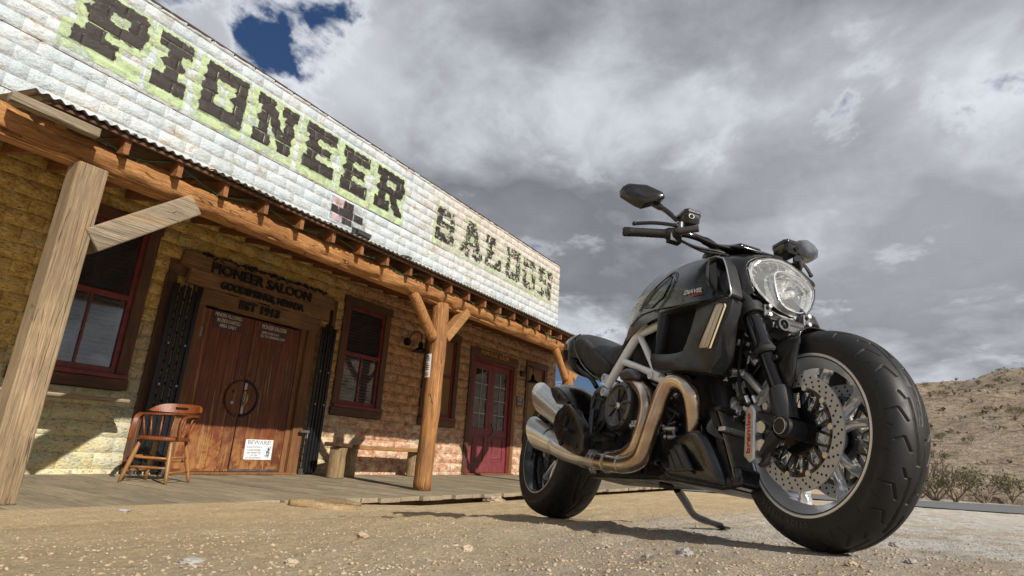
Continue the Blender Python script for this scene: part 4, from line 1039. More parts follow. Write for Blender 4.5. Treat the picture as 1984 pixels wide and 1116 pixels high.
# ================================================================ boardwalk
deck = empty('boardwalk', (6, -1.6, 0), label='grey plank boardwalk along the saloon front', cat='boardwalk'); DO = Vector((6, -1.6, 0)); x = -1.0
while x < 14.3:
    wd = random.choice((.14, .19, .19, .23, .29)); wd *= random.uniform(.95, 1.05)
    yf = float(np.interp(x, [-1, 3.5, 4.5, 7, 9, 14.3], [-2.98, -3.02, -3.17, -3.27, -3.33, -3.4]))+random.uniform(-.03, .03); top = random.uniform(-.006, .0)
    mb = MB(); a0, a1 = x+.006, x+wd-.006; n = 6; vs = []; fs = []
    for i in range(n+1):
        Y = yf+(-.01-yf)*i/n; s = .0015*math.sin(i*1.7+x*5)
        vs += [(a0, Y, top-.045), (a1, Y, top-.045), (a1, Y, top+s-.001), (a0, Y, top+s)]
    for i in range(n):
        for k in range(4): k2 = (k+1) % 4; fs.append((4*i+k, 4*i+k2, 4*i+4+k2, 4*i+4+k))
    fs += [(0, 1, 2, 3), tuple(4*n+k for k in range(4))]
    mb.add(vs, fs); mb.build('board', M['deck'], deck, xf=lambda v: v-DO, bevel=.004); x += wd
a = MB(); a.bb(-1, 14.3, -3.05, -2.95, -.14, -.047); a.build('joist', M['trim_h'], deck, xf=lambda v: v-DO)
a = MB(); a.bb(-1, 14.3, -.2, -.1, -.14, -.047); a.build('joist', M['trim_h'], deck, xf=lambda v: v-DO)

# ---- captain's chair
ch = empty('captain_chair', (3.37, -1.15, 0), R(-146.5), label='varnished round-backed wooden armchair in front of the left folding gate', cat='chair')
c1, c2 = M['chair'], M['chair_leg']
ch.scale = (.95, .95, .98)
# local x = front
n = 28; out = []
for i in range(n):
    a_ = 2*math.pi*i/n; rx = .225*(1.08 if math.cos(a_) > 0 else 1.0); out.append((rx*math.copysign(abs(math.cos(a_))**.75, math.cos(a_)), .235*math.copysign(abs(math.sin(a_))**.8, math.sin(a_))))
mb = MB(); vs = [(x_, y_, z_) for z_ in (.415, .455) for x_, y_ in out]; mb.add(vs, [tuple(range(n)), tuple(range(n, 2*n))]+[(i, (i+1) % n, n+(i+1) % n, n+i) for i in range(n)]); mb.build('seat', c1, ch, bevel=.012, smooth='auto')
legs = {}
for sx_ in (-1, 1):
    for sy_ in (-1, 1):
        top = Vector((sx_*.15, sy_*.16, .42)); bot = Vector((sx_*.235, sy_*.235, 0)); legs[(sx_, sy_)] = (top, bot)
        mb = MB(); P_ = [top.lerp(bot, u) for u in (0, .1, .25, .5, .7, .85, 1)]; mb.tube(P_, [.017, .019, .023, .025, .021, .018, .014], 12); mb.build('leg', c2, ch, smooth=True)
def lp(k, u): return legs[k][0].lerp(legs[k][1], u)
for (ka, kb_, us) in (((1, -1), (1, 1), (.42, .64)), ((1, -1), (-1, -1), (.40, .74)), ((1, 1), (-1, 1), (.40, .74)), ((-1, -1), (-1, 1), (.5,))):
    for u in us: mb = MB(); A, B_ = lp(ka, u), lp(kb_, u); mb.tube([A, A.lerp(B_, .3), A.lerp(B_, .5), A.lerp(B_, .7), B_], [.009, .013, .014, .013, .009], 8); mb.build('stretcher', c2, ch, smooth=True)
def armpath(u):   # u from -1 (right arm front) to 1; 0 is the middle of the back
    a_ = math.pi+u*R(118); r_ = .275
    x_ = r_*math.cos(a_)*.95; y_ = r_*math.sin(a_); z_ = .70-.03*abs(u)
    return Vector((x_, y_, z_))
P_ = [armpath(-1)+Vector((.06, .01, -.255)), armpath(-1)+Vector((.075, 0, -.14)), armpath(-1)+Vector((.05, 0, -.035))]+[armpath(u) for u in np.linspace(-.9, .9, 15)]+[armpath(1)+Vector((.05, 0, -.035)), armpath(1)+Vector((.075, 0, -.14)), armpath(1)+Vector((.06, -.01, -.255))]
S_ = spline(P_, 4); mb = MB(); vs = []; fs = []
for i, p_ in enumerate(S_):
    tg = (S_[min(i+1, len(S_)-1)]-S_[max(i-1, 0)]).normalized(); rad = Vector((p_.x, p_.y, 0)).normalized(); up = tg.cross(rad).normalized()
    for (a_, b_) in ((-.026, -.013), (.026, -.013), (.026, .013), (-.026, .013)): vs.append(p_+rad*a_+up*b_)
for i in range(len(S_)-1):
    for k in range(4): k2 = (k+1) % 4; fs.append((4*i+k, 4*i+k2, 4*i+4+k2, 4*i+4+k))
fs += [(0, 1, 2, 3), tuple(4*(len(S_)-1)+k for k in range(4))]; mb.add(vs, fs); mb.build('arm_rail', c1, ch, bevel=.007, smooth='auto')
mb = MB(); vs = []; fs = []; NN = 24   # crest rail with a hand slot
us = np.linspace(-.60, .60, NN+1)
def crest(u, z_, off): 
    q = armpath(u); rad = Vector((q.x, q.y, 0)).normalized(); return (q.x+rad.x*off, q.y+rad.y*off, z_)
zsr = [.715, .745, .775, .81]
for i, u in enumerate(us):
    hh = (1-(abs(u)/.60)**4)
    for j, z_ in enumerate(zsr):
        zz_ = .712+(z_-.712)*max(.12, hh)
        for off in (-.012, .012): vs.append(crest(u, zz_, off+(z_-.71)*.25))
for i in range(NN):
    b0, b1 = i*8, (i+1)*8
    for j in range(3):
        if j == 1 and 10 <= i <= 14: 
            fs += [(b0+2*j, b0+2*j+1, b1+2*j+1, b1+2*j), (b0+2*j+2, b0+2*j+3, b1+2*j+3, b1+2*j+2)]; continue
        fs += [(b0+2*j, b1+2*j, b1+2*j+2, b0+2*j+2), (b0+2*j+1, b0+2*j+3, b1+2*j+3, b1+2*j+1)]
    fs += [(b0, b0+1, b1+1, b1), (b0+6, b1+6, b1+7, b0+7)]
mb.add(vs, fs); mb.build('crest_rail', c1, ch, smooth='auto')
for u in (-.78, -.56, -.34, -.115, .115, .34, .56, .78):
    q = armpath(u); a_ = math.atan2(q.y, q.x); b_ = Vector((.205*math.cos(a_), .215*math.sin(a_), .45)); mb = MB(); mb.tube([b_, b_.lerp(q, .35), b_.lerp(q, .6), Vector((q.x, q.y, q.z-.01))], [.008, .0125, .011, .008], 8); mb.build('spindle', c1, ch, smooth=True)
# ---- bench
bn = empty('log_bench', (6.6, -.5, 0), label='rough plank bench resting on sawn log stumps under the window', cat='bench'); BO = Vector((6.6, -.5, 0))
def bstump(x, y, r, h, nm='stump'): return rough_log([(x, y, 0), (x, y, h*.5), (x, y, h)], r, 20, .07, 4, x).build(nm, M['stump'], bn, xf=lambda v: v-BO, smooth='auto', bevel=.006)
bstump(6.15, -.68, .125, .42); bstump(6.58, -.46, .12, .40); bstump(8.15, -.42, .12, .40)
a = MB(); a.box((7.45, -.44, .435), (2.0, .30, .062), (0, 0, R(-1))); a.build('plank', M['plank'], bn, xf=lambda v: v-BO, bevel=.012)
a = MB(); a.box((6.20, -.66, .455), (.44, .27, .055), (0, R(2), R(14))); a.build('plank', M['trim_h'], bn, xf=lambda v: v-BO, bevel=.01)
# ---- weathered plank shelf at far left
sh = empty('plank_table', (2.6, -.33, 0), label='weathered pale plank tabletop against the wall at the far left', cat='table')
a = MB(); a.bb(-.85, .66, -.2, .2, .765, .805); a.build('tabletop', M['grey_timber'], sh, bevel=.016, bseg=3)
for x_ in (-.75, -.55):
    a = MB(); a.bb(x_-.04, x_+.04, -.10, -.02, 0, .764); a.build('leg', M['grey_post'], sh, bevel=.004)
# ================================================================ motorcycle
# bike frame: x forward, y left, z up, origin at the rear tyre's contact point
BM = Matrix(((-0.5999, 0.7824, 0.1673), (-0.7972, -0.6022, -0.0425), (0.0675, -0.1589, 0.985)))
_q = BM.to_quaternion().normalized(); BM = _q.to_matrix(); BO_ = Vector((2.8021, -5.9511, 0.2069)); BMT = BM.transposed()
WB = 1.637; STEER = -0.0934; SAX = Vector((WB+.13, 0, 0)); SDIR = Vector((-math.sin(R(28)), 0, math.cos(R(28))))
_sr = Matrix.Rotation(STEER, 3, SDIR)
def S(v): return SAX+_sr@(Vector(v)-SAX)                  # steer a point
def Bp(px, py, y=None, x=None, st=False):                 # the point of the bike seen in that direction on a plane of the bike
    d_ = BMT@pix_ray(px, py); o = BMT@(CAM-BO_)
    if st: inv = _sr.inverted(); o = SAX+inv@(o-SAX); d_ = inv@d_
    k = (y-o.y)/d_.y if y is not None else (x-o.x)/d_.x
    return o+d_*k
bike = empty('motorcycle', BO_, label='black muscle cruiser motorcycle with fat tyres leaning on its stand in the dirt', cat='motorcycle')
bike.rotation_mode = 'QUATERNION'; bike.rotation_quaternion = _q
def mir(v): return Vector((v[0], -v[1], v[2]))
def pillow(outline, bulge=(0, -.01, 0), back=(0, .02, 0), rings=3, cent=None):
    P_ = [Vector(p) for p in outline]; n = len(P_); c_ = Vector(cent) if cent is not None else sum(P_, Vector())/n; bu = Vector(bulge); bk = Vector(back)
    vs = [p+bk for p in P_]; fs = []
    for r_ in range(rings+1):
        s = .0 if r_ == 0 else (r_/(rings+1))**1.5*.9+.03; h = 1-(1-min(1, s*2.2))**2
        vs += [p.lerp(c_, s)+bu*h for p in P_]
    for r_ in range(rings+1):
        for i in range(n): j = (i+1) % n; fs.append((r_*n+i, r_*n+j, (r_+1)*n+j, (r_+1)*n+i))
    vs.append(c_+bu); k = len(vs)-1; b0 = (rings+1)*n
    for i in range(n): fs.append((b0+i, b0+(i+1) % n, k))
    vs.append(c_+bk); k = len(vs)-1
    for i in range(n): fs.append(((i+1) % n, i, k))
    mb = MB(); mb.add(vs, fs); return mb
def both(name, mk, mat, par=None, **kw):
    """right side as seen, and its mirror image on the left"""
    xf = kw.pop('xf', None); o = []
    for sgn in (0, 1):
        g_ = (lambda v: v) if not sgn else mir
        o.append(mk().build(name, mat, par or bike, xf=(lambda v, g_=g_: (xf(g_(v)) if xf else g_(v))), **kw))
    return o
# ---------------------------------------------------------------- wheels
M['rimsilver'] = gloss('polished_rim_alloy', (.74, .78, .84), .2, .55, dust=.01)
def segd(px_, py_, a, b_):
    ax, ay = a; bx, by = b_; dx, dy = bx-ax, by-ay; t_ = np.clip(((px_-ax)*dx+(py_-ay)*dy)/(dx*dx+dy*dy), 0, 1); return np.hypot(px_-ax-t_*dx, py_-ay-t_*dy)
def tyre_mesh(cx, cz, ro, halfw, rimr, reps, parent, xf, nA=700, nT=90):
    # cross-section as a function of t in -1..1
    ts = np.linspace(-1, 1, nT); an = np.linspace(0, 2*np.pi, nA, endpoint=False)
    side = ro-rimr
    def prof(t_):
        a_ = t_*R(112); cy = math.sin(abs(a_)) if abs(a_) < math.pi/2 else 1-(abs(a_)-math.pi/2)*.22
        y = math.copysign(halfw*min(1, cy**.86), t_)
        c_ = math.cos(a_); r_ = ro-side*(1-max(0, c_))*.56 if abs(a_) < math.pi/2 else ro-side*.56-side*.44*((abs(a_)-math.pi/2)/(R(112)-math.pi/2))
        return r_, y
    PR = np.array([prof(t_) for t_ in ts]); per = 2*np.pi*ro/reps
    Sg, Tg = np.meshgrid(an*ro, ts, indexing='ij'); gsum = np.zeros_like(Sg); arc = halfw*1.35
    L = [((.0, .02), (.08, .10)), ((.08, .10), (.165, .14)), ((.03, .24), (.065, .42)), ((.065, .42), (.055, .66)), ((.105, .30), (.14, .50)), ((.14, .50), (.135, .88)), ((.165, .24), (.185, .36)), ((.09, .74), (.10, .96)), ((.02, .80), (.025, .97))]
    kx = per/.20
    for sgn in (1, -1):
        sh_ = 0 if sgn == 1 else per*.5
        for off in (-1, 0, 1):
            for (a, b_) in L:
                dd_ = segd(np.mod(Sg+sh_, per), Tg*arc*sgn, (a[0]*kx+off*per, a[1]*arc*.74), (b_[0]*kx+off*per, b_[1]*arc*.74))
                gsum = np.maximum(gsum, np.clip(1.7-dd_/.0015, 0, 1))
    rad = PR[None, :, 0]-gsum*.005
    X = cx+rad*np.cos(an)[:, None]; Z = cz+rad*np.sin(an)[:, None]; Y = np.broadcast_to(PR[None, :, 1], X.shape)
    co = np.stack([X, Y, Z], -1).reshape(-1, 3)
    if xf is not None: A_ = np.array(_sr); s_ = np.array(SAX); co = (co-s_)@A_.T+s_
    idx = np.arange(nA*nT).reshape(nA, nT); nxt = np.roll(idx, -1, 0); fa = np.stack([idx[:, :-1], nxt[:, :-1], nxt[:, 1:], idx[:, 1:]], -1).reshape(-1, 4)
    me = bpy.data.meshes.new('tyre'); me.vertices.add(len(co)); me.vertices.foreach_set('co', co.ravel()); me.loops.add(fa.size); me.loops.foreach_set('vertex_index', fa.ravel()); me.polygons.add(len(fa))
    me.polygons.foreach_set('loop_start', np.arange(0, fa.size, 4)); me.polygons.foreach_set('loop_total', np.full(len(fa), 4)); me.update(calc_edges=True)
    bm = bmesh.new(); bm.from_mesh(me); bmesh.ops.recalc_face_normals(bm, faces=bm.faces); bm.to_mesh(me); bm.free()
    me.shade_smooth(); me.materials.append(M['tyre']); return link(bpy.data.objects.new('tyre', me), parent)
def wheel(name, cx, cz, ro, tw, rw, xf, front):
    w_ = empty(name); w_.parent = bike
    tyre_mesh(cx, cz, ro, tw, .213, 10 if front else 11, w_, xf, 1250 if front else 800, 116 if front else 100)
    O_ = (cx, 0, cz); rm_ = M['rimsilver'] if front else M['black_gloss']
    mb = MB(); e = rw
    prof = [(.224, -e), (.2265, -e+.004), (.2265, -e+.010), (.216, -e+.014), (.212, -e*.55), (.196, -e*.42), (.194, e*.42), (.212, e*.55), (.216, e-.014), (.2265, e-.010), (.2265, e-.004), (.224, e), (.219, e), (.205, e-.014), (.189, e*.46), (.187, -e*.46), (.205, -e+.014), (.219, -e)]
    mb.lathe([(a, b_) for a, b_ in prof], O_, 'y', 120); mb.build('rim', rm_, w_, xf=xf, smooth='auto')
    if not front:
        for s in (-1, 1): mb = MB(); mb.lathe([(.2245, s*(e+.001)), (.219, s*(e+.0012)), (.2195, s*(e-.003)), (.2245, s*(e-.003))], O_, 'y', 120); mb.build('rim_lip', M['rimsilver'], w_, xf=xf, smooth='auto')
    mb = MB(); hw = .055 if front else .075; mb.lathe([(.018, -hw), (.04, -hw), (.046, -hw*.6), (.04, 0), (.046, hw*.6), (.04, hw), (.018, hw)], O_, 'y', 40); mb.build('hub', M['silver'] if front else M['cast_dark'], w_, xf=xf, smooth='auto')
    for k in range(5):
        for br in (-1, 1):
            a0 = R(20+72*k); a1 = a0+br*R(15.5); mb = MB(); mid = .10
            def pt(a_, r_, y): return Vector((cx+r_*math.cos(a_), y, cz+r_*math.sin(a_)))
            ys_ = .012
            P_ = [pt(a0+br*R(13), .036, ys_), pt(a0+br*R(9.5), .09, 0), pt(a0+br*R(12), .15, -.004), pt(a1, .197, -.006)]; P_ = spline(P_, 5); vs = []; fs = []
            for i, p_ in enumerate(P_):
                tg = (P_[min(i+1, len(P_)-1)]-P_[max(i-1, 0)]).normalized(); sd_ = tg.cross(Vector((0, 1, 0))).normalized(); u = i/(len(P_)-1)
                ww = .0095+.004*abs(1-2*u)+(.006 if u > .85 else 0); hh = .020-.006*u
                for a_, b_ in ((-ww, -hh*.5), (-ww*.35, -hh), (ww*.35, -hh), (ww, -hh*.5), (ww, hh*.6), (-ww, hh*.6)): vs.append(p_+sd_*a_+Vector((0, b_, 0)))
            m_ = 6
            for i in range(len(P_)-1):
                for q_ in range(m_): fs.append((m_*i+q_, m_*i+(q_+1) % m_, m_*(i+1)+(q_+1) % m_, m_*(i+1)+q_))
            fs += [tuple(range(m_)), tuple(m_*(len(P_)-1)+q_ for q_ in range(m_))]
            mb.add(vs, fs); mb.build('spoke', M['spoke'], w_, xf=xf, smooth='auto', bevel=.0015)
    return w_
fw = wheel('front_wheel', WB, .30, .300, .062, .0605, S, True)
rw_ = wheel('rear_wheel', 0, .324, .324, .121, .114, None, False)
M_spoke = None
def brake_disc(cx, cz, y, ro, ri, xf, side, par, car=True):
    d_ = par; mb = MB(); mb.lathe([(ro, y-.0025), (ri, y-.0025), (ri, y+.0025), (ro, y+.0025)], (cx, 0, cz), 'y', 110); rot = mb.build('brake_disc', M['rotor'], d_, xf=xf, smooth='auto')
    mb = MB()
    for k in range(30):
        for j, rr in enumerate((.2, .5, .8)):
            a_ = 2*math.pi*(k+.33*j)/30; r_ = ri+(ro-ri)*rr; c_ = (cx+r_*math.cos(a_), y, cz+r_*math.sin(a_)); mb.cyl((c_[0], y-.0029, c_[2]), (c_[0], y+.0029, c_[2]), .0036, 8)
    h_ = mb.build('drill_holes', M['room_dark'], d_, xf=xf); tag(h_, kind='stuff')
    if not car: return
    mb = MB(); ys = y+.006*side; mb.lathe([(.066, ys-.004), (.03, ys-.004), (.03, ys+.004), (.066, ys+.004)], (cx, 0, cz), 'y', 60)
    mb.lathe([(ri+.001, ys-.004), (ri-.014, ys-.004), (ri-.014, ys+.004), (ri+.001, ys+.004)], (cx, 0, cz), 'y', 100)
    for k in range(10):
        for br in (-1, 1):
            a_ = 2*math.pi*k/10; mb.bar((cx+.060*math.cos(a_), ys, cz+.060*math.sin(a_)), (cx+(ri-.008)*math.cos(a_+br*.19), ys, cz+(ri-.008)*math.sin(a_+br*.19)), .0075, .0135, (0, 1, 0))
    mb.build('disc_carrier', M['black_gloss'], d_, xf=xf)
    for k in range(10):
        a_ = 2*math.pi*(k+.5)/10; P_ = []
        for rr, da in ((.074, 0), (ri-.022, -.15), (ri-.019, 0), (ri-.022, .15), (.074, 0)): P_.append((cx+rr*math.cos(a_+da), ys-.0046*(1 if side > 0 else -1), cz+rr*math.sin(a_+da)))
        mb = MB(); mb.tube(P_, .0017, 5); mb.build('cutout_edge', M['chrome'], d_, xf=xf)
    for k in range(10):
        a_ = 2*math.pi*k/10; c_ = Vector((cx+(ri-.003)*math.cos(a_), y, cz+(ri-.003)*math.sin(a_))); mb = MB(); mb.cyl(c_-Vector((0, .008, 0)), c_+Vector((0, .008, 0)), .0085, 14); mb.build('disc_bobbin', M['silver'], d_, xf=xf, smooth='auto')
brake_disc(WB, .30, -.075, .160, .124, S, 1, fw); brake_disc(WB, .30, .075, .160, .124, S, -1, fw)
brake_disc(0, .324, .088, .1325, .10, None, -1, rw_, False)
# tyre lettering
for (body, a_c, r_, sz, fl) in (('PIRELLI', 108, .245, .022, 0), ('DIABLO ROSSO', 250, .243, .018, 1), ('PIRELLI', 200, .245, .018, 1)):
    n = len(body); step = sz*.86/r_
    for i, chh in enumerate(body):
        if chh == ' ': continue
        off = (i-(n-1)/2)*step; a_ = R(a_c)-off if not fl else R(a_c)+off
        # seen from the right side (looking towards +y), so the reading direction runs with -angle at the top
        rad = Vector((math.cos(a_), 0, math.sin(a_))); tg = Vector((math.sin(a_), 0, -math.cos(a_)))
        if fl: rad2, tg2 = -rad, -tg
        else: rad2, tg2 = rad, tg
        o = text_obj('tyre_letter', chh, sz, Vector((WB, -.0625, .30))+rad*r_, tg2, rad2, M['grey_ink'], fw, .0006)
        for v in o.data.vertices: v.co = S(v.co)
# ---------------------------------------------------------------- front end
FL = lambda u: Vector((1.655-.43*u*.42, 0, .30+.42*u))           # along the fork leg, u=0 axle
fdir = (FL(1)-FL(0)).normalized()
def fork(side):
    y = .105*side; f_ = empty('fork_leg'); f_.parent = bike; sv = lambda u, dy=0: FL(u)+Vector((0, y+dy, 0))
    a = MB(); a.tube([sv(.56), sv(.60), sv(.62), sv(.96), Vector((1.425, y, .78)), Vector((1.285, y, .975))], [.031, .033, .0300, .0300, .027, .026], 32); a.build('outer_tube', M['black_gloss'], f_, xf=S, smooth='auto')
    a = MB(); a.tube([sv(.545), sv(.555), sv(.585), sv(.59)], [.030, .0345, .0345, .031], 32); a.build('dust_seal', M['rubber'], f_, xf=S, smooth='auto')
    a = MB(); a.tube([sv(.22), sv(.56)], .0245, 32); a.build('slider', M['slider'], f_, xf=S, smooth='auto')
    a = MB(); a.tube([sv(.05)+Vector((-.012, 0, 0)), sv(.14)+Vector((-.006, 0, 0)), sv(.25), sv(.275)], [.033, .035, .0325, .030], 24); a.build('fork_foot', M['body_dark'], f_, xf=S, smooth='auto')
    a = MB(); s = side; a.cyl((WB+.005, .062*s, .30), (WB+.008, .136*s, .302), .029, 32, .029); a.cyl((WB+.008, .136*s, .302), (WB+.008, .142*s, .302), .024, 28)
    a.build('axle_clamp', M['body_dark'], f_, xf=S, smooth='auto', bevel=.002)
    a = MB(); a.lathe([(.0205, s*.1425), (.0225, s*.1425), (.0225, s*.1437), (.0205, s*.1437)], (WB+.008, 0, .302), 'y', 32); a.build('axle_ring', M['chrome'], f_, xf=S)
    a = MB(); a.cyl((WB+.008, .136*s, .302), (WB+.008, .1432*s, .302), .019, 24); a.build('axle_end', M['body_dark'], f_, xf=S, smooth='auto')
    # caliper bracket arms
    a = MB(); a.tube([(WB-.01, y+.022*s, .315), (WB-.06, y+.014*s, .335), (1.525, y+.0*s, .352)], [.022, .017, .014], 10); a.tube([(WB-.01, y+.022*s, .285), (WB-.06, y+.014*s, .262), (1.53, y+.0*s, .238)], [.020, .015, .012], 10)
    a.build('caliper_bracket', M['body_dark'], f_, xf=S, smooth='auto')
    a = MB(); a.cyl((WB-.045, .145*s, .362), (WB-.045, .108*s, .362), .011, 12); a.build('pinch_bolt', M['silver'], f_, xf=S, smooth='auto')
m, t, b = new_mat('dark_coated_slider'); setb(t, b, (.05, .048, .05), .08, .9); M['slider'] = m
fork(-1); fork(1)
def caliper(side):
    s = side; c_ = empty('brake_caliper'); c_.parent = bike
    a = MB(); n = 8; out = [(1.470, .235), (1.500, .205), (1.530, .215), (1.552, .26), (1.555, .32), (1.540, .372), (1.515, .392), (1.484, .375), (1.468, .33)]
    vs = [(x_, s*y_, z_) for y_ in (.056, .094) for x_, z_ in out]; N = len(out); a.add(vs, [tuple(range(N)), tuple(range(N, 2*N))]+[(i, (i+1) % N, N+(i+1) % N, N+i) for i in range(N)])
    a.build('body', M['cast_dark'], c_, xf=S, bevel=.006, smooth='auto')
    out = [(1.474, .232), (1.500, .212), (1.520, .222), (1.527, .36), (1.512, .385), (1.486, .370)]
    a = MB(); vs = [(x_, s*y_, z_) for y_ in (.0945, .128) for x_, z_ in out]; N = len(out); a.add(vs, [tuple(range(N)), tuple(range(N, 2*N))]+[(i, (i+1) % N, N+(i+1) % N, N+i) for i in range(N)])
    a.build('cover', M['silver'], c_, xf=S, bevel=.005, smooth='auto')
    for z_ in (.262, .315):
        a = MB(); a.cyl((1.535, .094*s, z_), (1.537, .118*s, z_), .019, 18); a.build('piston_cap', M['silver'], c_, xf=S, smooth='auto', bevel=.003)
    o = text_obj('lettering', 'brembo', .0225, (1.4995, s*.1288, .298), (.06, 0, 1) if s < 0 else (.06, 0, 1), (-1, 0, .06) if s < 0 else (1, 0, -.06), M['red_ink'], c_, .0008, bold=.0004)
    zs_ = [v.co.z for v in o.data.vertices]; k = .118/(max(zs_)-min(zs_)); zc = (max(zs_)+min(zs_))/2
    for v in o.data.vertices: v.co.z = .298+(v.co.z-zc)*k; v.co = S(v.co)
caliper(-1); caliper(1)
# front fender: a shell over the tyre with side plates
f_ = empty('front_fender'); f_.parent = bike
mb = MB(); vs = []; fs = []; nA, nW = 26, 14
for i in range(nA+1):
    a_ = R(86)+R(82)*i/nA
    for j in range(nW+1):
        t_ = -1+2*j/nW; wd = .074; y = wd*math.copysign(abs(math.sin(t_*math.pi/2))**.9, t_); r_ = .313-.050*(1-math.cos(t_*math.pi/2))**1.2
        vs.append((WB+r_*math.cos(a_), y, .30+r_*math.sin(a_)))
for i in range(nA):
    for j in range(nW): fs.append((i*(nW+1)+j, i*(nW+1)+j+1, (i+1)*(nW+1)+j+1, (i+1)*(nW+1)+j))
mb.add(vs, fs); mb.build('shell', M['matt_black'], f_, xf=S, smooth=True, solid=.004)
for s in (-1, 1):
    px = [(1491, 668), (1512, 655), (1545, 643), (1541, 660), (1539, 700), (1541, 728), (1532, 752), (1523, 767), (1512, 765), (1506, 748), (1500, 715), (1494, 690)]
    P_ = [Bp(a, b_, y=-.098, st=True) for a, b_ in px]; P_ = [Vector((p_.x, s*(.098-.02*max(0, (p_.z-.50)/.1)), p_.z)) for p_ in P_]
    pillow(P_, (0, s*.006, 0), (0, -s*.012, 0)).build('side_plate', M['carbon'], f_, xf=S, smooth='auto', sub=1)
    for (a, b_) in ((1503, 693), (1510, 741)):
        q = Bp(a, b_, y=-.107, st=True); q.y = s*.100; a_ = MB(); a_.cyl(q, q+Vector((0, s*.012, 0)), .009, 14); a_.build('bolt', M['engine'], f_, xf=S, smooth='auto')
# yokes
yk = empty('triple_clamp'); yk.parent = bike
for (u, th, fw_) in ((.93, .042, 1), (1.36, .028, 1)):
    a = MB(); c0 = FL(u) if u < 1 else Vector((1.285, 0, .965)); up = fdir
    for s in (-1, 1): a.cyl(c0+Vector((0, .105*s, 0))-up*th/2, c0+Vector((0, .105*s, 0))+up*th/2, .042, 32)
    a.bar(c0+Vector((-.035, -.10, -.01)), c0+Vector((-.035, .10, -.01)), .085, th*.8, up); a.build('yoke', M['body_dark'], yk, xf=S, smooth='auto', bevel=.004)
for s in (-1, 1):
    c0 = FL(.93)+Vector((.035, .075*s, 0)); a = MB(); a.box(c0, (.022, .03, .045)); a.build('clamp_ear', M['cast_dark'], yk, xf=S, bevel=.006)
    for dz in (-.014, .014): a = MB(); a.cyl(c0+Vector((.014, 0, dz)), c0+Vector((.022, 0, dz)), .007, 12); a.build('bolt', M['silver'], yk, xf=S)
a = MB(); c0 = FL(.88)+Vector((.03, 0, -.01)); a.cyl(c0+Vector((0, -.03, 0)), c0+Vector((0, .05, 0)), .02, 18); a.box(c0+Vector((.0, .0, -.02)), (.05, .15, .02)); a.lathe([(.014, .0), (.022, .0), (.022, .012), (.014, .012)], tuple(c0+Vector((.03, -.045, -.018))), 'x', 20); a.build('horn_bracket', M['cast_dark'], yk, xf=S, smooth='auto', bevel=.002)
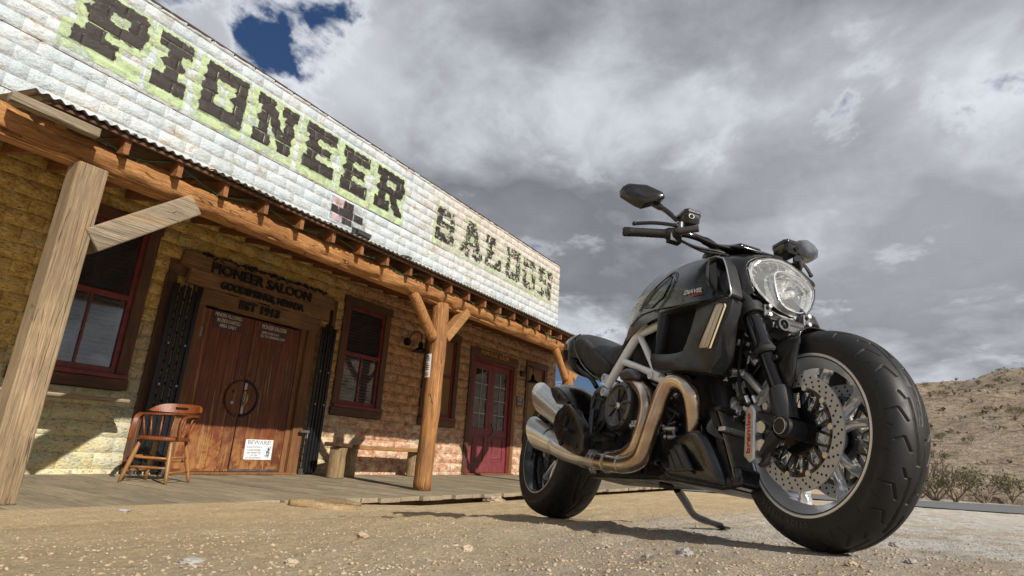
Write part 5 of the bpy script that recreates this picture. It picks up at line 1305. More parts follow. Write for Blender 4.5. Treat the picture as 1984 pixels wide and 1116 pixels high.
# ---------------------------------------------------------------- handlebar
hb = empty('handlebar'); hb.parent = bike
GO = Bp(1218, 449, y=-.415, st=True); GI = Bp(1290, 453, y=-.295, st=True); gd = (GO-GI).normalized()
for s in (-1, 1):
    F = (lambda v: Vector((v[0], v[1]*(-s), v[2])))
    fl = [F(GI), F(Vector((1.285, -.22, 1.035))), F(Vector((1.285, -.13, 1.028))), F(Vector((1.262, -.04, 1.008))), F(Vector((1.262, 0, 1.008)))]
    a = MB(); a.tube(spline(fl, 6), [.0115]*5+[.0125]*6+[.016]*(len(spline(fl, 6))-11), 16); a.build('bar', M['black_gloss'], hb, xf=S, smooth='auto')
    g_ = MB(); P_ = [GI.lerp(GO, u) for u in np.linspace(0, .94, 16)]; g_.tube([F(p_) for p_ in P_], [.019]+[.0168+.0008*(i % 2) for i in range(14)]+[.018], 20); g_.build('grip', M['rubber'], hb, xf=S, smooth='auto')
    g_ = MB(); g_.tube([F(GO-gd*.012), F(GO-gd*.006), F(GO+gd*.016), F(GO+gd*.022)], [.015, .019, .019, .016], 22); g_.build('bar_end', M['black_gloss'], hb, xf=S, smooth='auto')
    # switch housing
    c0 = GI+(-gd)*.03; a = MB(); a.tube([F(GI+gd*.002), F(GI-gd*.01), F(GI-gd*.045), F(GI-gd*.055)], [.019, .024, .024, .017], 18); a.box(F(c0+Vector((.0, 0, -.02))), (.03, .05, .035)); a.build('switch_housing', M['engine'], hb, xf=S, smooth='auto', bevel=.003)
    # lever and its perch
    l0 = GI+Vector((.040, .035, .022)); l1 = Bp(1229, 433, y=-.405, st=True)
    P_ = spline([l0, l0.lerp(l1, .25)+Vector((.012, 0, .0)), l0.lerp(l1, .6)+Vector((.008, 0, .004)), l1], 6); a = MB(); a.tube([F(p_) for p_ in P_], [.0085]*5+[.0072]*(len(P_)-5), 10); a.build('lever', M['black_gloss'], hb, xf=S, smooth='auto')
    a = MB(); bmesh_c = F(l1); a.lathe([(0, -.0095), (.0065, -.007), (.0095, 0), (.0065, .007), (0, .0095)], bmesh_c, 'z', 14, closed=False); a.build('lever_ball', M['black_gloss'], hb, xf=S, smooth=True)
    a = MB(); a.tube([F(GI-gd*.035), F(GI-gd*.035+Vector((.03, 0, .012))), F(l0)], [.016, .014, .012], 12); a.cyl(F(l0-Vector((0, 0, .014))), F(l0+Vector((0, 0, .014))), .014, 14); a.cyl(F(GI-gd*.03+Vector((.03, 0, 0))), F(GI-gd*.09+Vector((.05, 0, .005))), .013, 14); a.build('master_cylinder', M['cast_dark'], hb, xf=S, smooth='auto')
    a = MB(); a.cyl(F(l0+Vector((-.01, -.006, -.02))), F(l0+Vector((-.01, -.006, .020))), .0075, 12); a.build('lever_pivot', M['silver'], hb, xf=S, smooth='auto')
    # reservoir
    rc_ = Vector((1.285, -.221, 1.092)); a = MB(); hx, hy = .042, .034; vs = []
    for (z_, k) in ((-.026, .78), (-.014, .95), (.012, 1.0), (.014, 1.06), (.026, 1.06), (.030, .98)):
        for (sx_, sy_) in ((-1, -.7), (-.7, -1), (.7, -1), (1, -.7), (1, .7), (.7, 1), (-.7, 1), (-1, .7)): vs.append(F(rc_+Vector((sx_*hx*k, sy_*hy*k, z_))))
    fs = [(8*i+k, 8*i+(k+1) % 8, 8*i+8+(k+1) % 8, 8*i+8+k) for i in range(5) for k in range(8)]+[tuple(range(8)), tuple(range(40, 48))]; a.add(vs, fs); a.build('reservoir', M['matt_black'], hb, xf=S, smooth='auto', bevel=.002)
    a = MB(); a.cyl(F(rc_+Vector((.040, -.012, -.004))), F(rc_+Vector((.046, -.013, -.004))), .0105, 18); a.build('sight_glass', M['body_dark'], hb, xf=S, smooth='auto')
    a = MB(); a.cyl(F(rc_+Vector((.046, -.0125, -.004))), F(rc_+Vector((.0475, -.0125, -.004))), .0078, 18); a.build('sight_glass_face', M['black_gloss'], hb, xf=S)
    # mirror
    mr = empty('mirror'); mr.parent = bike
    if s < 0:
        P_ = [(1203, 363), (1213, 357), (1248, 360), (1281, 378), (1285, 389), (1272, 395), (1262, 399), (1246, 404), (1232, 397), (1204, 376)]
        out = []
        for a_, b_ in P_:
            p_ = Bp(a_, b_, x=1.21, st=True)
            for _ in range(6): p_ = Bp(a_, b_, x=1.21-.55*(-p_.y-.384)-.15*(p_.z-1.18), st=True)
            out.append(p_)
        oc = sum(out, Vector())/len(out); out = [Vector((p_.x, p_.y, oc.z+(p_.z-oc.z)*.86)) for p_ in out]
        c_ = sum(out, Vector())/len(out)
    else:
        out = []
        for a_, b_ in ((1535, 474), (1541, 470), (1556, 469), (1572, 480), (1580, 492), (1579, 503), (1570, 507), (1552, 506), (1540, 492)):
            p_ = Bp(a_, b_, x=1.21, st=True)
            for _ in range(6): p_ = Bp(a_, b_, x=1.21-.55*(p_.y-.384)-.15*(p_.z-1.18), st=True)
            out.append(p_)
    mo = [p_ for p_ in out]
    dpt = Vector((-.055, 0, -.012)); pl2 = pillow([p_-dpt*.3 for p_ in mo], Vector((.014, 0, .003)), dpt*.6); pl2.build('housing', M['matt_black'], mr, xf=S, smooth='auto', bevel=.004)
    a = MB(); m_ = [p_.lerp(sum(mo, Vector())/len(mo), .10)+dpt*.36 for p_ in mo]; a.add(m_, [tuple(range(len(m_)))]); a.build('mirror_glass', M['chrome'], mr, xf=S)
    e0 = sum(mo, Vector())/len(mo); e1 = F(Vector((1.270, -.248, 1.085))) 
    if s < 0: inner = Bp(1266, 394, x=1.215, st=True)+Vector((.0, 0, 0)); i0 = inner
    else: inner = mir(i0)
    a = MB(); a.tube(spline([inner, inner.lerp(e1, .5)+Vector((.004, 0, .006)), e1], 6), [.014]*4+[.010]*5+[.0085]*(len(spline([inner, e1, e1], 6))-9), 12); a.build('stem', M['matt_black'], mr, xf=S, smooth='auto')
a = MB(); a.box((1.262, 0, 1.0), (.06, .14, .05)); a.build('bar_clamp', M['cast_dark'], hb, xf=S, bevel=.012, smooth='auto')
# cables
cab = empty('cables'); cab.parent = bike
for P_ in ([(1.25, -.25, 1.03), (1.30, -.20, .985), (1.33, -.10, .975), (1.34, 0, .96)], [(1.26, -.24, 1.02), (1.31, -.17, .97), (1.36, -.09, .95), (1.38, -.03, .90)], [(1.28, -.22, 1.05), (1.33, -.13, 1.0), (1.37, -.03, .98), (1.38, .03, .93)],
           [(1.40, -.06, .70), (1.435, -.10, .60), (1.44, -.115, .50), (1.47, -.13, .42), (1.50, -.118, .385)], [(1.42, -.03, .68), (1.45, -.085, .56), (1.455, -.10, .48), (1.49, -.11, .43), (1.515, -.112, .395)]):
    a = MB(); a.tube(spline(P_, 8), .0052, 8); a.build('cable', M['rubber'], cab, xf=S, smooth=True)
for c_ in ((1.488, -.126, .41), (1.505, -.113, .41)): a = MB(); a.cyl(c_, (c_[0]+.012, c_[1], c_[2]-.022), .007, 8); a.build('hose_ferrule', M['silver'], cab, xf=S)
# ---------------------------------------------------------------- headlight and cowl
hd = empty('headlight'); hd.parent = bike
HX = 1.50
opx = [(1449, 521), (1453, 510), (1466, 503), (1490, 500), (1512, 504), (1532, 514), (1551, 529), (1566, 545), (1577, 563), (1577, 580), (1571, 598), (1561, 612), (1546, 618), (1530, 613), (1510, 603), (1490, 588), (1470, 568), (1455, 545)]
def hplane(px, py, bx=HX, st=True):      # lamp face: leans back and wraps round at the sides
    p_ = Bp(px, py, x=bx, st=st)
    for _ in range(4):
        x_ = bx-.16*max(0, p_.z-.74)-2.6*p_.y**2; p_ = Bp(px, py, x=x_, st=st)
    return p_
HO = [hplane(*q) for q in opx]; HC = sum(HO, Vector())/len(HO)
def ringset(outl, c_, specs):
    vs = []; n = len(outl)
    for s_, dx in specs: vs += [p_.lerp(c_, s_)+Vector((dx, 0, 0)) for p_ in outl]
    fs = [(r_*n+i, r_*n+(i+1) % n, (r_+1)*n+(i+1) % n, (r_+1)*n+i) for r_ in range(len(specs)-1) for i in range(n)]
    mb = MB(); mb.add(vs, fs); return mb, vs, n
mb, vs, n = ringset(HO, HC, [(-.04, -.20), (-.05, -.03), (-.045, -.004), (-.02, .004), (.0, .002), (.015, -.012)]); mb.build('bezel', M['matt_black'], hd, xf=S, smooth='auto')
mb, vs, n = ringset(HO, HC, [(.0, -.004), (.04, -.012), (.10, -.045), (.35, -.07), (.7, -.075), (.98, -.075)]); mb.build('reflector', M['reflector'], hd, xf=S, smooth='auto')
for (s0_, s1_, dx_) in ((.045, .075, .004), (.11, .13, -.004)): mb, vs, n = ringset(HO, HC, [(s0_, -.02), (s0_, dx_), (s1_, dx_), (s1_, -.02)]); mb.build('trim_ring', M['bright'] if 'bright' in M else M['chrome'], hd, xf=S, smooth='auto')
mb, vs, n = ringset(HO, HC, [(-.012, .002), (.10, .012), (.35, .024), (.7, .030), (.985, .031)]); mb.f.append(tuple(range(4*n, 5*n))); mb.mi.append(0); mb.build('lens', M['lens'], hd, xf=S, smooth=True)
ipx = [(1492, 533), (1506, 529), (1530, 535), (1555, 551), (1567, 566), (1564, 583), (1556, 604), (1545, 610), (1526, 604), (1508, 594), (1500, 570)]
M['bright'] = plain('bright_lamp_trim', (.72, .74, .76), .15, .35, var=.12)
IO = [hplane(*q) for q in ipx]; IC = sum(IO, Vector())/len(IO)
mb, vs, n = ringset(IO, IC, [(-.10, -.03), (-.09, .008), (-.06, .018), (-.02, .018), (0, .014), (.02, -.012)]); mb.build('inner_bezel', M['bright'], hd, xf=S, smooth='auto', sub=1)
mb, vs, n = ringset(IO, IC, [(.02, -.005), (.12, -.02), (.5, -.035), (.98, -.04)]); mb.build('bowl', M['reflector'], hd, xf=S, smooth='auto')
mb, vs, n = ringset(IO, IC, [(.16, -.006), (.20, .002), (.23, -.008)]); mb.build('inner_ring', M['bright'], hd, xf=S, smooth='auto')
a = MB(); a.lathe([(0, .03), (.012, .028), (.016, 0), (.016, -.04)], IC+Vector((-.02, 0, 0)), 'x', 18, closed=False); a.build('bulb_cap', M['chrome'], hd, xf=S, smooth=True)
for k in range(9):   # light guide ribs along the upper left arc
    p_ = HO[(k+15) % 18 if k < 3 else k-3].lerp(HC, .13)+Vector((-.02, 0, 0)); q = p_.lerp(HC, .22)+Vector((-.012, 0, 0)); a = MB(); a.bar(p_, q, .004, .012, (1, 0, 0)); a.build('reflector_rib', M['chrome'], hd, xf=S)
a = MB(); q = Bp(1550, 622, x=1.47, st=True); a.cyl(q, q+Vector((.012, 0, 0)), .012, 18); a.box(q+Vector((-.02, -.03, 0)), (.04, .10, .014)); a.build('lamp_bracket', M['cast_dark'], hd, xf=S, smooth='auto', bevel=.003)
a = MB(); a.tube(spline([Bp(1483, 590, x=1.475, st=True), Bp(1500, 606, x=1.485, st=True), Bp(1524, 617, x=1.49, st=True), Bp(1546, 622, x=1.48, st=True)], 5), .006, 10); a.build('chin_trim', M['chrome'], hd, xf=S, smooth='auto')
mb, vs, n = ringset([Bp(a_, b_, x=1.485, st=True) for a_, b_ in ((1490, 590), (1508, 601), (1530, 613), (1546, 618), (1540, 622), (1522, 616), (1502, 606))], Bp(1519, 608, x=1.485, st=True), [(-.05, -.05), (0, .004), (.2, .010), (.9, .011)]); mb.build('chin_lens', M['reflector'], hd, xf=S, smooth='auto')
# cowl over the headlight, up to the instruments
cw = empty('headlight_cowl'); cw.parent = bike; vs = []; fs = []; secs = []
top = [HO[i] for i in (16, 17, 0, 1, 2, 3, 4, 5, 6, 7)]
tgt = [(1.40, -.165, .72), (1.37, -.170, .78), (1.33, -.168, .86), (1.29, -.145, .93), (1.26, -.10, .975), (1.25, -.05, 1.0), (1.25, 0, 1.005), (1.25, .05, 1.0), (1.27, .09, .965), (1.30, .115, .91)]
NR = 6
for r_ in range(NR+1):
    u = r_/NR
    for i, p_ in enumerate(top):
        q = p_+(p_-HC)*.05+Vector((.003, 0, 0)); v = q.lerp(Vector(tgt[i]), u)+(p_-HC)*.16*math.sin(u*math.pi)*(.8 if 2 < i < 8 else .3); vs.append(v)
n = len(top)
for r_ in range(NR):
    for i in range(n-1): fs.append((r_*n+i, r_*n+i+1, (r_+1)*n+i+1, (r_+1)*n+i))
mb = MB(); mb.add(vs, fs); mb.build('shell', M['matt_black'], cw, xf=S, smooth=True, solid=.005, sub=1)
ins = MB(); ins.box((1.315, -.01, 1.015), (.12, .10, .03), (0, R(18), 0)); ins.build('instrument_pod', M['black_gloss'], cw, xf=S, smooth='auto', bevel=.013, bseg=4)
ins = MB(); ins.box((1.335, .0, 1.005), (.20, .17, .012), (0, R(26), 0)); ins.build('dash_cover', M['matt_black'], cw, xf=S, smooth='auto', bevel=.005)
# ---------------------------------------------------------------- tank
tk = empty('fuel_tank'); tk.parent = bike
ST = [(.735, .73, .79, .095), (.75, .725, .90, .125), (.78, .72, .965, .15), (.84, .72, 1.0, .175), (.92, .725, 1.018, .195), (1.02, .735, 1.022, .21), (1.12, .735, 1.012, .222), (1.22, .725, .995, .228), (1.31, .71, .972, .225), (1.38, .70, .945, .21), (1.43, .70, .915, .18)]
def sq(c_, e): return math.copysign(abs(c_)**e, c_)
vs = []; fs = []; NK = 22
for (x_, zl, zt, wd) in ST:
    for k in range(NK+1):
        a_ = math.pi*k/NK; vs.append((x_, -wd*sq(math.cos(a_), .62), zl+(zt-zl)*sq(math.sin(a_), .72)))
for i in range(len(ST)-1):
    for k in range(NK): fs.append((i*(NK+1)+k, i*(NK+1)+k+1, (i+1)*(NK+1)+k+1, (i+1)*(NK+1)+k))
fs.append(tuple(range(NK+1))); fs.append(tuple((len(ST)-1)*(NK+1)+k for k in range(NK+1)))
mb = MB(); mb.add(vs, fs); mb.build('shell', M['matt_black'], tk, smooth='auto', sub=1)
def panel(name, px, y, mat, bulge=.008, back=.02, par=None, sub=1, ys=None, steer=False, mirror=True, bevel=0):
    P_ = []
    for i, q in enumerate(px):
        yy = q[2] if len(q) > 2 else y; P_.append(Bp(q[0], q[1], y=yy, st=steer))
    for s in ((0, 1) if mirror else (0,)):
        PP = [mir(p_) for p_ in P_] if s else P_; k = -1 if not s else 1
        pillow(PP, (0, k*bulge, 0), (0, -k*back, 0)).build(name, mat, par or bike, smooth='auto', sub=sub, xf=S if steer else None, bevel=bevel)
    return P_
# side cover of the tank, following the photograph's outline
def surf_y(x_, z_):      # lateral half width of the tank at (x,z)
    xs_ = [s_[0] for s_ in ST]; zl = np.interp(x_, xs_, [s_[1] for s_ in ST]); zt = np.interp(x_, xs_, [s_[2] for s_ in ST]); wd = np.interp(x_, xs_, [s_[3] for s_ in ST])
    v = min(1, max(0, (z_-zl)/(zt-zl))); sn = v**(1/.72); return wd*max(.02, 1-sn**2)**(.5*.62)
def on_tank(px, py, lift=.003):
    y = -.2
    for _ in range(12):
        p_ = Bp(px, py, y=y); y = .5*y+.5*(-(surf_y(p_.x, p_.z)+lift))
    return Bp(px, py, y=y)
# seam and rear triangle inlay
P_ = [on_tank(*q, .004) for q in ((1246, 597), (1268, 565), (1301, 534), (1296, 552), (1285, 574), (1262, 596))]
for s in (0, 1): pillow([mir(p_) if s else p_ for p_ in P_], (0, .004*(-1 if s else 1), 0), (0, .012*(-1 if s else 1), 0)).build('side_inlay', M['body_dark'], tk, smooth='auto')
for pts_ in (((1239, 603), (1262, 566), (1305, 528), (1310, 536), (1298, 566), (1283, 590), (1270, 605)), ((1222, 632), (1240, 612), (1270, 600), (1300, 594), (1360, 582), (1415, 573))):
    P_ = spline([on_tank(*q, .002) for q in pts_], 6)
    for s in (0, 1): mb = MB(); mb.tube([mir(p_) if s else p_ for p_ in P_], .0022, 6); mb.build('seam', M['black_gloss'], tk, smooth=True)
# front side scoop
sc = [(1374, 549), (1373, 518), (1378, 503), (1393, 499), (1408, 503), (1414, 520), (1420, 548), (1424, 572), (1420, 578), (1400, 571), (1382, 565)]
P_ = [Bp(a, b_, y=-.232+.05*max(0, (540-b_)/40)) for a, b_ in sc]
for s in (0, 1):
    Q = [Vector((p_.x-.07, -p_.y*.84, p_.z)) if s else p_ for p_ in P_]; k = 1 if s else -1; c_ = sum(Q, Vector())/len(Q); n = len(Q)
    vs = []
    for (sc_, dy) in ((-.04, -.03), (-.03, .010), (.03, .016), (.10, .010), (.16, -.035)): vs += [p_.lerp(c_, sc_)+Vector((0, k*dy, 0)) for p_ in Q]
    fs = [(r_*n+i, r_*n+(i+1) % n, (r_+1)*n+(i+1) % n, (r_+1)*n+i) for r_ in range(4) for i in range(n)]
    mb = MB(); mb.add(vs, fs); mb.build('scoop_rim', M['cast_dark'] if 0 else M['body_dark'], tk, smooth='auto', sub=1)
    mb = MB(); mb.add([p_.lerp(c_, .12)+Vector((0, k*-.03, 0)) for p_ in Q], [tuple(range(n))]); mb.build('scoop_floor', M['matt_black'], tk)
    Pm = [Bp(a, b_, y=-.228) for a, b_ in ((1376, 515), (1389, 508), (1392, 540), (1391, 563), (1380, 560))]; Pm = [Vector((p_.x-.07, -p_.y*.84, p_.z)) if s else p_ for p_ in Pm]
    mb = MB(); mb.add([p_+Vector((0, k*.004, 0)) for p_ in Pm], [tuple(range(5))]); mb.build('scoop_mesh', M['carbon'], tk)
    if not s:
        mb = MB(); L_ = [p_+Vector((0, -.014, 0)) for p_ in Q]; mb.tube(L_[2:9], .0022, 6); mb.build('scoop_edge', M['silver'], tk, smooth=True)
# badge
q0 = on_tank(1325, 569, .0035); q1 = on_tank(1362, 560, .0035)
def badge(body, a, b_, hgt, mat):
    A = on_tank(*a, .0045); B = on_tank(*b_, .0045); xd_ = (B-A); o = text_obj('badge', body, .02, (A+B)/2, xd_, (0, 0, 1), mat, tk, .0006, bold=.0004)
    xn = xd_.normalized(); c_ = (A+B)/2; xs_ = [(v.co-c_).dot(xn) for v in o.data.vertices]; k = xd_.length/(max(xs_)-min(xs_)); md_ = (max(xs_)+min(xs_))/2
    zs_ = [v.co.z for v in o.data.vertices]; kz = hgt/.0145
    for v in o.data.vertices:
        s_ = (v.co-c_).dot(xn); r_ = v.co-c_-xn*s_; v.co = c_+xn*((s_-md_)*k+.35*r_.z)+r_*kz
    for v in o.data.vertices: v.co.y = min(v.co.y, -(surf_y(v.co.x, v.co.z)+.002))
badge('DIAVEL', (1326, 568), (1361, 561), .016, M['white_ink']); badge('CARBON', (1335, 573), (1361, 567.5), .007, M['red_ink'])
# ---------------------------------------------------------------- radiator shrouds
for s in (0, 1):
    pod = empty('radiator_shroud'); pod.parent = bike; mm = (lambda v: Vector((v[0]-.06, -v[1]*.74, v[2]))) if s else (lambda v: Vector(v)); k = 1 if s else -1
    # ring panel around the grille opening: outer and inner loops of equal count
    outer = [(1275, 606, .225), (1320, 590, .245), (1365, 583, .255), (1418, 576, .235), (1413, 600, .235), (1398, 640, .235), (1385, 684, .230), (1373, 722, .215), (1345, 717, .24), (1300, 714, .245), (1263, 716, .225), (1259, 697, .225), (1262, 688, .228), (1272, 686, .230)]
    inner = [(1293, 611, .215), (1318, 603, .225), (1338, 598, .225), (1349, 597, .225), (1346, 610, .228), (1341, 628, .232), (1336, 645, .235), (1330, 662, .238), (1322, 680, .240), (1310, 684, .236), (1295, 686, .232), (1285, 686, .230), (1277, 686, .230), (1274, 684, .228)]
    O_ = [mm(Bp(a, b_, y=-c_)) for a, b_, c_ in outer]; I_ = [mm(Bp(a, b_, y=-c_)) for a, b_, c_ in inner]; n = len(O_); vs = []
    vs += [p_+Vector((-.01, -k*.05, 0)) for p_ in O_]; vs += [p_+Vector((0, -k*.006, 0)) for p_ in O_]; vs += [p_.lerp(q, .08)+Vector((0, k*.004, 0)) for p_, q in zip(O_, I_)]; vs += [p_.lerp(q, .5)+Vector((0, k*.010, 0)) for p_, q in zip(O_, I_)]
    vs += [p_.lerp(q, .93)+Vector((0, k*.002, 0)) for p_, q in zip(O_, I_)]; vs += I_; vs += [p_+Vector((0, -k*.03, 0)) for p_ in I_]
    fs = [(r_*n+i, r_*n+(i+1) % n, (r_+1)*n+(i+1) % n, (r_+1)*n+i) for r_ in range(6) for i in range(n)]
    mb = MB(); mb.add(vs, fs); mb.build('shell', M['body_dark'], pod, smooth='auto', bevel=.003)
    # radiator with vertical fins
    A, B_, C_, D_ = [mm(Bp(a, b_, y=-.19)) for a, b_ in ((1288, 604), (1356, 590), (1330, 692), (1264, 692))]
    mb = MB(); mb.add([A, B_, C_, D_, A+Vector((0, -k*.03, 0)), B_+Vector((0, -k*.03, 0)), C_+Vector((0, -k*.03, 0)), D_+Vector((0, -k*.03, 0))], [(0, 1, 2, 3), (4, 5, 6, 7), (0, 1, 5, 4), (1, 2, 6, 5), (2, 3, 7, 6), (3, 0, 4, 7)]); rad_ = mb.build('radiator', M['engine'], pod)
    mb = MB()
    for i in range(26): u = (i+.5)/26; mb.bar(A.lerp(B_, u)+Vector((0, k*.006, 0)), D_.lerp(C_, u)+Vector((0, k*.006, 0)), .0016, .012, (0, 1, 0))
    tag(mb.build('fins', M['fins'], pod), kind='stuff')
    # indicator
    Pi = [mm(Bp(a, b_, y=-.247)) for a, b_ in ((1387, 589), (1395, 586), (1403, 588), (1404, 592), (1374, 674), (1363, 676), (1353, 673))]
    pillow([p_ for p_ in Pi], (0, k*.003, 0), (0, -k*.006, 0)).build('turn_signal', M['amber'], pod, smooth='auto')
    for (a, b_) in (((1393, 590), (1362, 672)),): mb = MB(); mb.tube([mm(Bp(*a, y=-.252)), mm(Bp(*b_, y=-.252))], .0012, 6); mb.build('lens_rib', M['silver'], pod)
    mb = MB(); mb.tube([p_+Vector((0, k*.003, 0)) for p_ in Pi+[Pi[0]]], .0022, 6); mb.build('lens_edge', M['black_gloss'], pod)
    # inner front face of the shroud
    F0 = [mm(v) for v in ((1.535, -.232, .677), (1.50, -.14, .70), (1.46, -.13, .46), (1.44, -.21, .452))]
    mb = MB(); mb.add([O_[3]+Vector((0, -k*.004, 0)), mm((1.47, -.15, .70)), mm((1.43, -.14, .47)), O_[7]+Vector((0, -k*.004, 0)), O_[5]+Vector((0, -k*.004, 0))], [(0, 1, 2, 3, 4)]); mb.build('inner_face', M['matt_black'], pod, solid=.004)
# dark ducting between tank and frame at the rear
panel('tank_side_cover', [(1217, 650, -.15), (1222, 622, -.16), (1240, 607, -.18), (1275, 601, -.20), (1278, 612, -.20), (1262, 624, -.18), (1236, 634, -.17), (1226, 646, -.16)], -.17, M['black_gloss'], .012, .04)
panel('seat_side_trim', [(1179, 722, -.13), (1196, 690, -.135), (1213, 658, -.14), (1222, 632, -.145), (1229, 632, -.15), (1216, 664, -.145), (1199, 698, -.14), (1184, 726, -.135)], -.14, M['engine'], .004, .02)
# ---------------------------------------------------------------- trellis frame
fr = empty('trellis_frame'); fr.parent = bike
def ftube(pts, r_, y=None, both_=True):
    P_ = [Bp(p_[0], p_[1], y=p_[2] if len(p_) > 2 else y) for p_ in pts]
    for s in ((0, 1) if both_ else (0,)): mb = MB(); mb.tube([mir(p_) if s else p_ for p_ in (spline(P_, 5) if len(P_) > 2 else P_)], r_, 18); mb.build('frame_tube', M['frame_white'], fr, smooth='auto')
ftube([(1178, 748), (1208, 697), (1241, 643), (1262, 612)], .019, -.165); ftube([(1236, 650), (1290, 624), (1350, 602)], .0175, -.160); ftube([(1240, 651), (1252, 676), (1264, 704), (1280, 735)], .0135, -.165)
ftube([(1210, 701), (1245, 715), (1282, 730)], .0140, -.170); ftube([(1197, 742), (1186, 768)], .015, -.165); ftube([(1262, 727), (1300, 742)], .016, -.165)
for (a, b_, r_) in ((1174, 733, .0185), (1172, 760, .0175), (1264, 728, .015)):
    q = Bp(a, b_, y=-.178)
    for s in (0, 1):
        g_ = mir if s else (lambda v: Vector(v)); mb = MB(); mb.lathe([(r_, -.012), (r_, .03), (r_-.0045, .03), (r_-.0045, -.012)], (q.x, q.y if not s else -q.y, q.z), 'y', 24); mb.build('tube_end', M['frame_white'], fr, smooth='auto')
        mb = MB(); mb.cyl(g_(q+Vector((0, .004, 0))), g_(q+Vector((0, .02, 0))), r_-.005, 16); mb.build('tube_plug', M['engine'], fr)
# left side tubes seen through the front (grey) and head tube
for P_ in ([(1.10, .16, .74), (1.38, .06, .80)], [(1.12, -.15, .53), (1.30, -.10, .60), (1.38, -.04, .66)], [(1.12, .15, .53), (1.30, .10, .60), (1.38, .04, .66)], [(1.38, 0, .58), (1.30, 0, .92)]):
    mb = MB(); mb.tube(P_, .019 if P_[0][1] else .035, 16); mb.build('frame_tube', M['frame_white'] if P_[0][1] else M['cast_dark'], fr, smooth='auto')
for (a, b_, ya, r_) in (((1376, 718), (1440, 722), -.10, .012), ((1440, 722), (1478, 762), -.09, .013), ((1366, 632), (1432, 640), -.06, .012), ((1440, 672), (1472, 712), -.03, .014)):
    mb = MB(); mb.cyl(Bp(*a, y=ya), Bp(*b_, y=ya), r_, 16); mb.build('front_strut', M['silver'], fr, smooth='auto')
# rear cast plate of the frame
panel('rear_frame_plate', [(1150, 752, -.15), (1168, 742, -.155), (1184, 752, -.16), (1186, 772, -.16), (1178, 790, -.16), (1172, 812, -.16), (1163, 838, -.16), (1149, 838, -.16), (1146, 815, -.16), (1140, 788, -.155)], -.16, M['cast_dark'], .008, .03, mirror=True)
a = MB(); q = Bp(1151, 803, y=-.172); a.cyl(q, q+Vector((0, .01, 0)), .020, 20); a.build('pivot_hole', M['room_dark'], bike)
a = MB(); a.lathe([(.020, -.004), (.029, -.004), (.029, .006), (.020, .006)], tuple(q), 'y', 28); a.build('pivot_ring', M['body_dark'], bike, smooth='auto')
for (a_, b_) in (((1156, 760), (1146, 798)), ((1170, 756), (1160, 800)), ((1166, 782), (1178, 760)), ((1150, 812), (1162, 836)), ((1165, 815), (1152, 836)), ((1148, 770), (1172, 776))):
    a = MB(); a.bar(Bp(*a_, y=-.168), Bp(*b_, y=-.168), .006, .008, (0, 1, 0)); a.build('frame_rib', M['body_dark'], bike, bevel=.002)
# ---------------------------------------------------------------- engine
en = empty('engine'); en.parent = bike
def prism(name, xz, y0, y1, mat, par, bevel=.006, smooth='auto'):
    mb = MB(); n = len(xz); vs = [(x_, y_, z_) for y_ in (y0, y1) for x_, z_ in xz]; mb.add(vs, [tuple(range(n)), tuple(range(n, 2*n))]+[(i, (i+1) % n, n+(i+1) % n, n+i) for i in range(n)]); return mb.build(name, mat, par, bevel=bevel, smooth=smooth)
prism('crankcase', [(.66, .28), (.72, .50), (.86, .55), (1.02, .46), (1.16, .36), (1.12, .22), (.9, .185), (.72, .20)], -.145, .15, M['engine'], en, .012)
prism('rear_cylinder', [(.80, .50), (.78, .72), (.98, .74), (1.0, .50)], -.11, .11, M['engine'], en, .01); prism('front_cylinder', [(1.06, .26), (1.03, .46), (1.30, .52), (1.345, .33)], -.11, .11, M['engine'], en, .01)
prism('cylinder_head', [(1.22, .32), (1.20, .50), (1.36, .53), (1.40, .36)], -.125, .125, M['engine'], en, .012)
prism('airbox', [(.90, .62), (.86, .74), (1.36, .76), (1.40, .60), (1.2, .55)], -.12, .12, M['room_dark'], en, .01)
a = MB(); c0 = (.845, 0, .434); a.lathe([(0, -.150), (.06, -.150), (.098, -.152), (.102, -.178), (.098, -.192), (.084, -.197), (.080, -.190), (.072, -.186), (.0, -.184)], c0, 'y', 60, closed=False); a.build('clutch_cover', M['cast_dark'], en, smooth='auto')
for k in range(9):
    a_ = 2*math.pi*k/9+.2; a = MB(); a.bar((c0[0]+.016*math.cos(a_), -.1885, c0[2]+.016*math.sin(a_)), (c0[0]+.069*math.cos(a_), -.1885, c0[2]+.069*math.sin(a_)), .0022, .006, (0, 1, 0)); a.build('cover_rib', M['silver'] if k % 3 == 0 else M['body_dark'], en)
a = MB(); a.lathe([(0, -.1925), (.012, -.192), (.014, -.186)], c0, 'y', 20, closed=False); a.build('cover_boss', M['silver'], en, smooth=True)
for k in range(8):
    a_ = 2*math.pi*k/8; a = MB(); a.cyl((c0[0]+.092*math.cos(a_), -.196, c0[2]+.092*math.sin(a_)), (c0[0]+.092*math.cos(a_), -.188, c0[2]+.092*math.sin(a_)), .005, 8); a.build('cover_bolt', M['engine'], en)
prism('side_case', [(.92, .30), (.93, .47), (1.01, .50), (1.08, .44), (1.08, .28), (1.0, .22)], -.165, -.14, M['engine'], en, .008)
def etext(body, a, b_, y, sz, mat):
    A = Bp(*a, y=y); B = Bp(*b_, y=y); o = text_obj('lettering', body, sz*1.4, (A+B)/2, B-A, (0, 0, 1), mat, en, .0008, bold=.0006); xn = (B-A).normalized(); c_ = (A+B)/2
    xs_ = [(v.co-c_).dot(xn) for v in o.data.vertices]; k = (B-A).length/(max(xs_)-min(xs_)); md_ = (max(xs_)+min(xs_))/2
    for v in o.data.vertices: s_ = (v.co-c_).dot(xn); v.co += xn*((s_-md_)*k-s_)
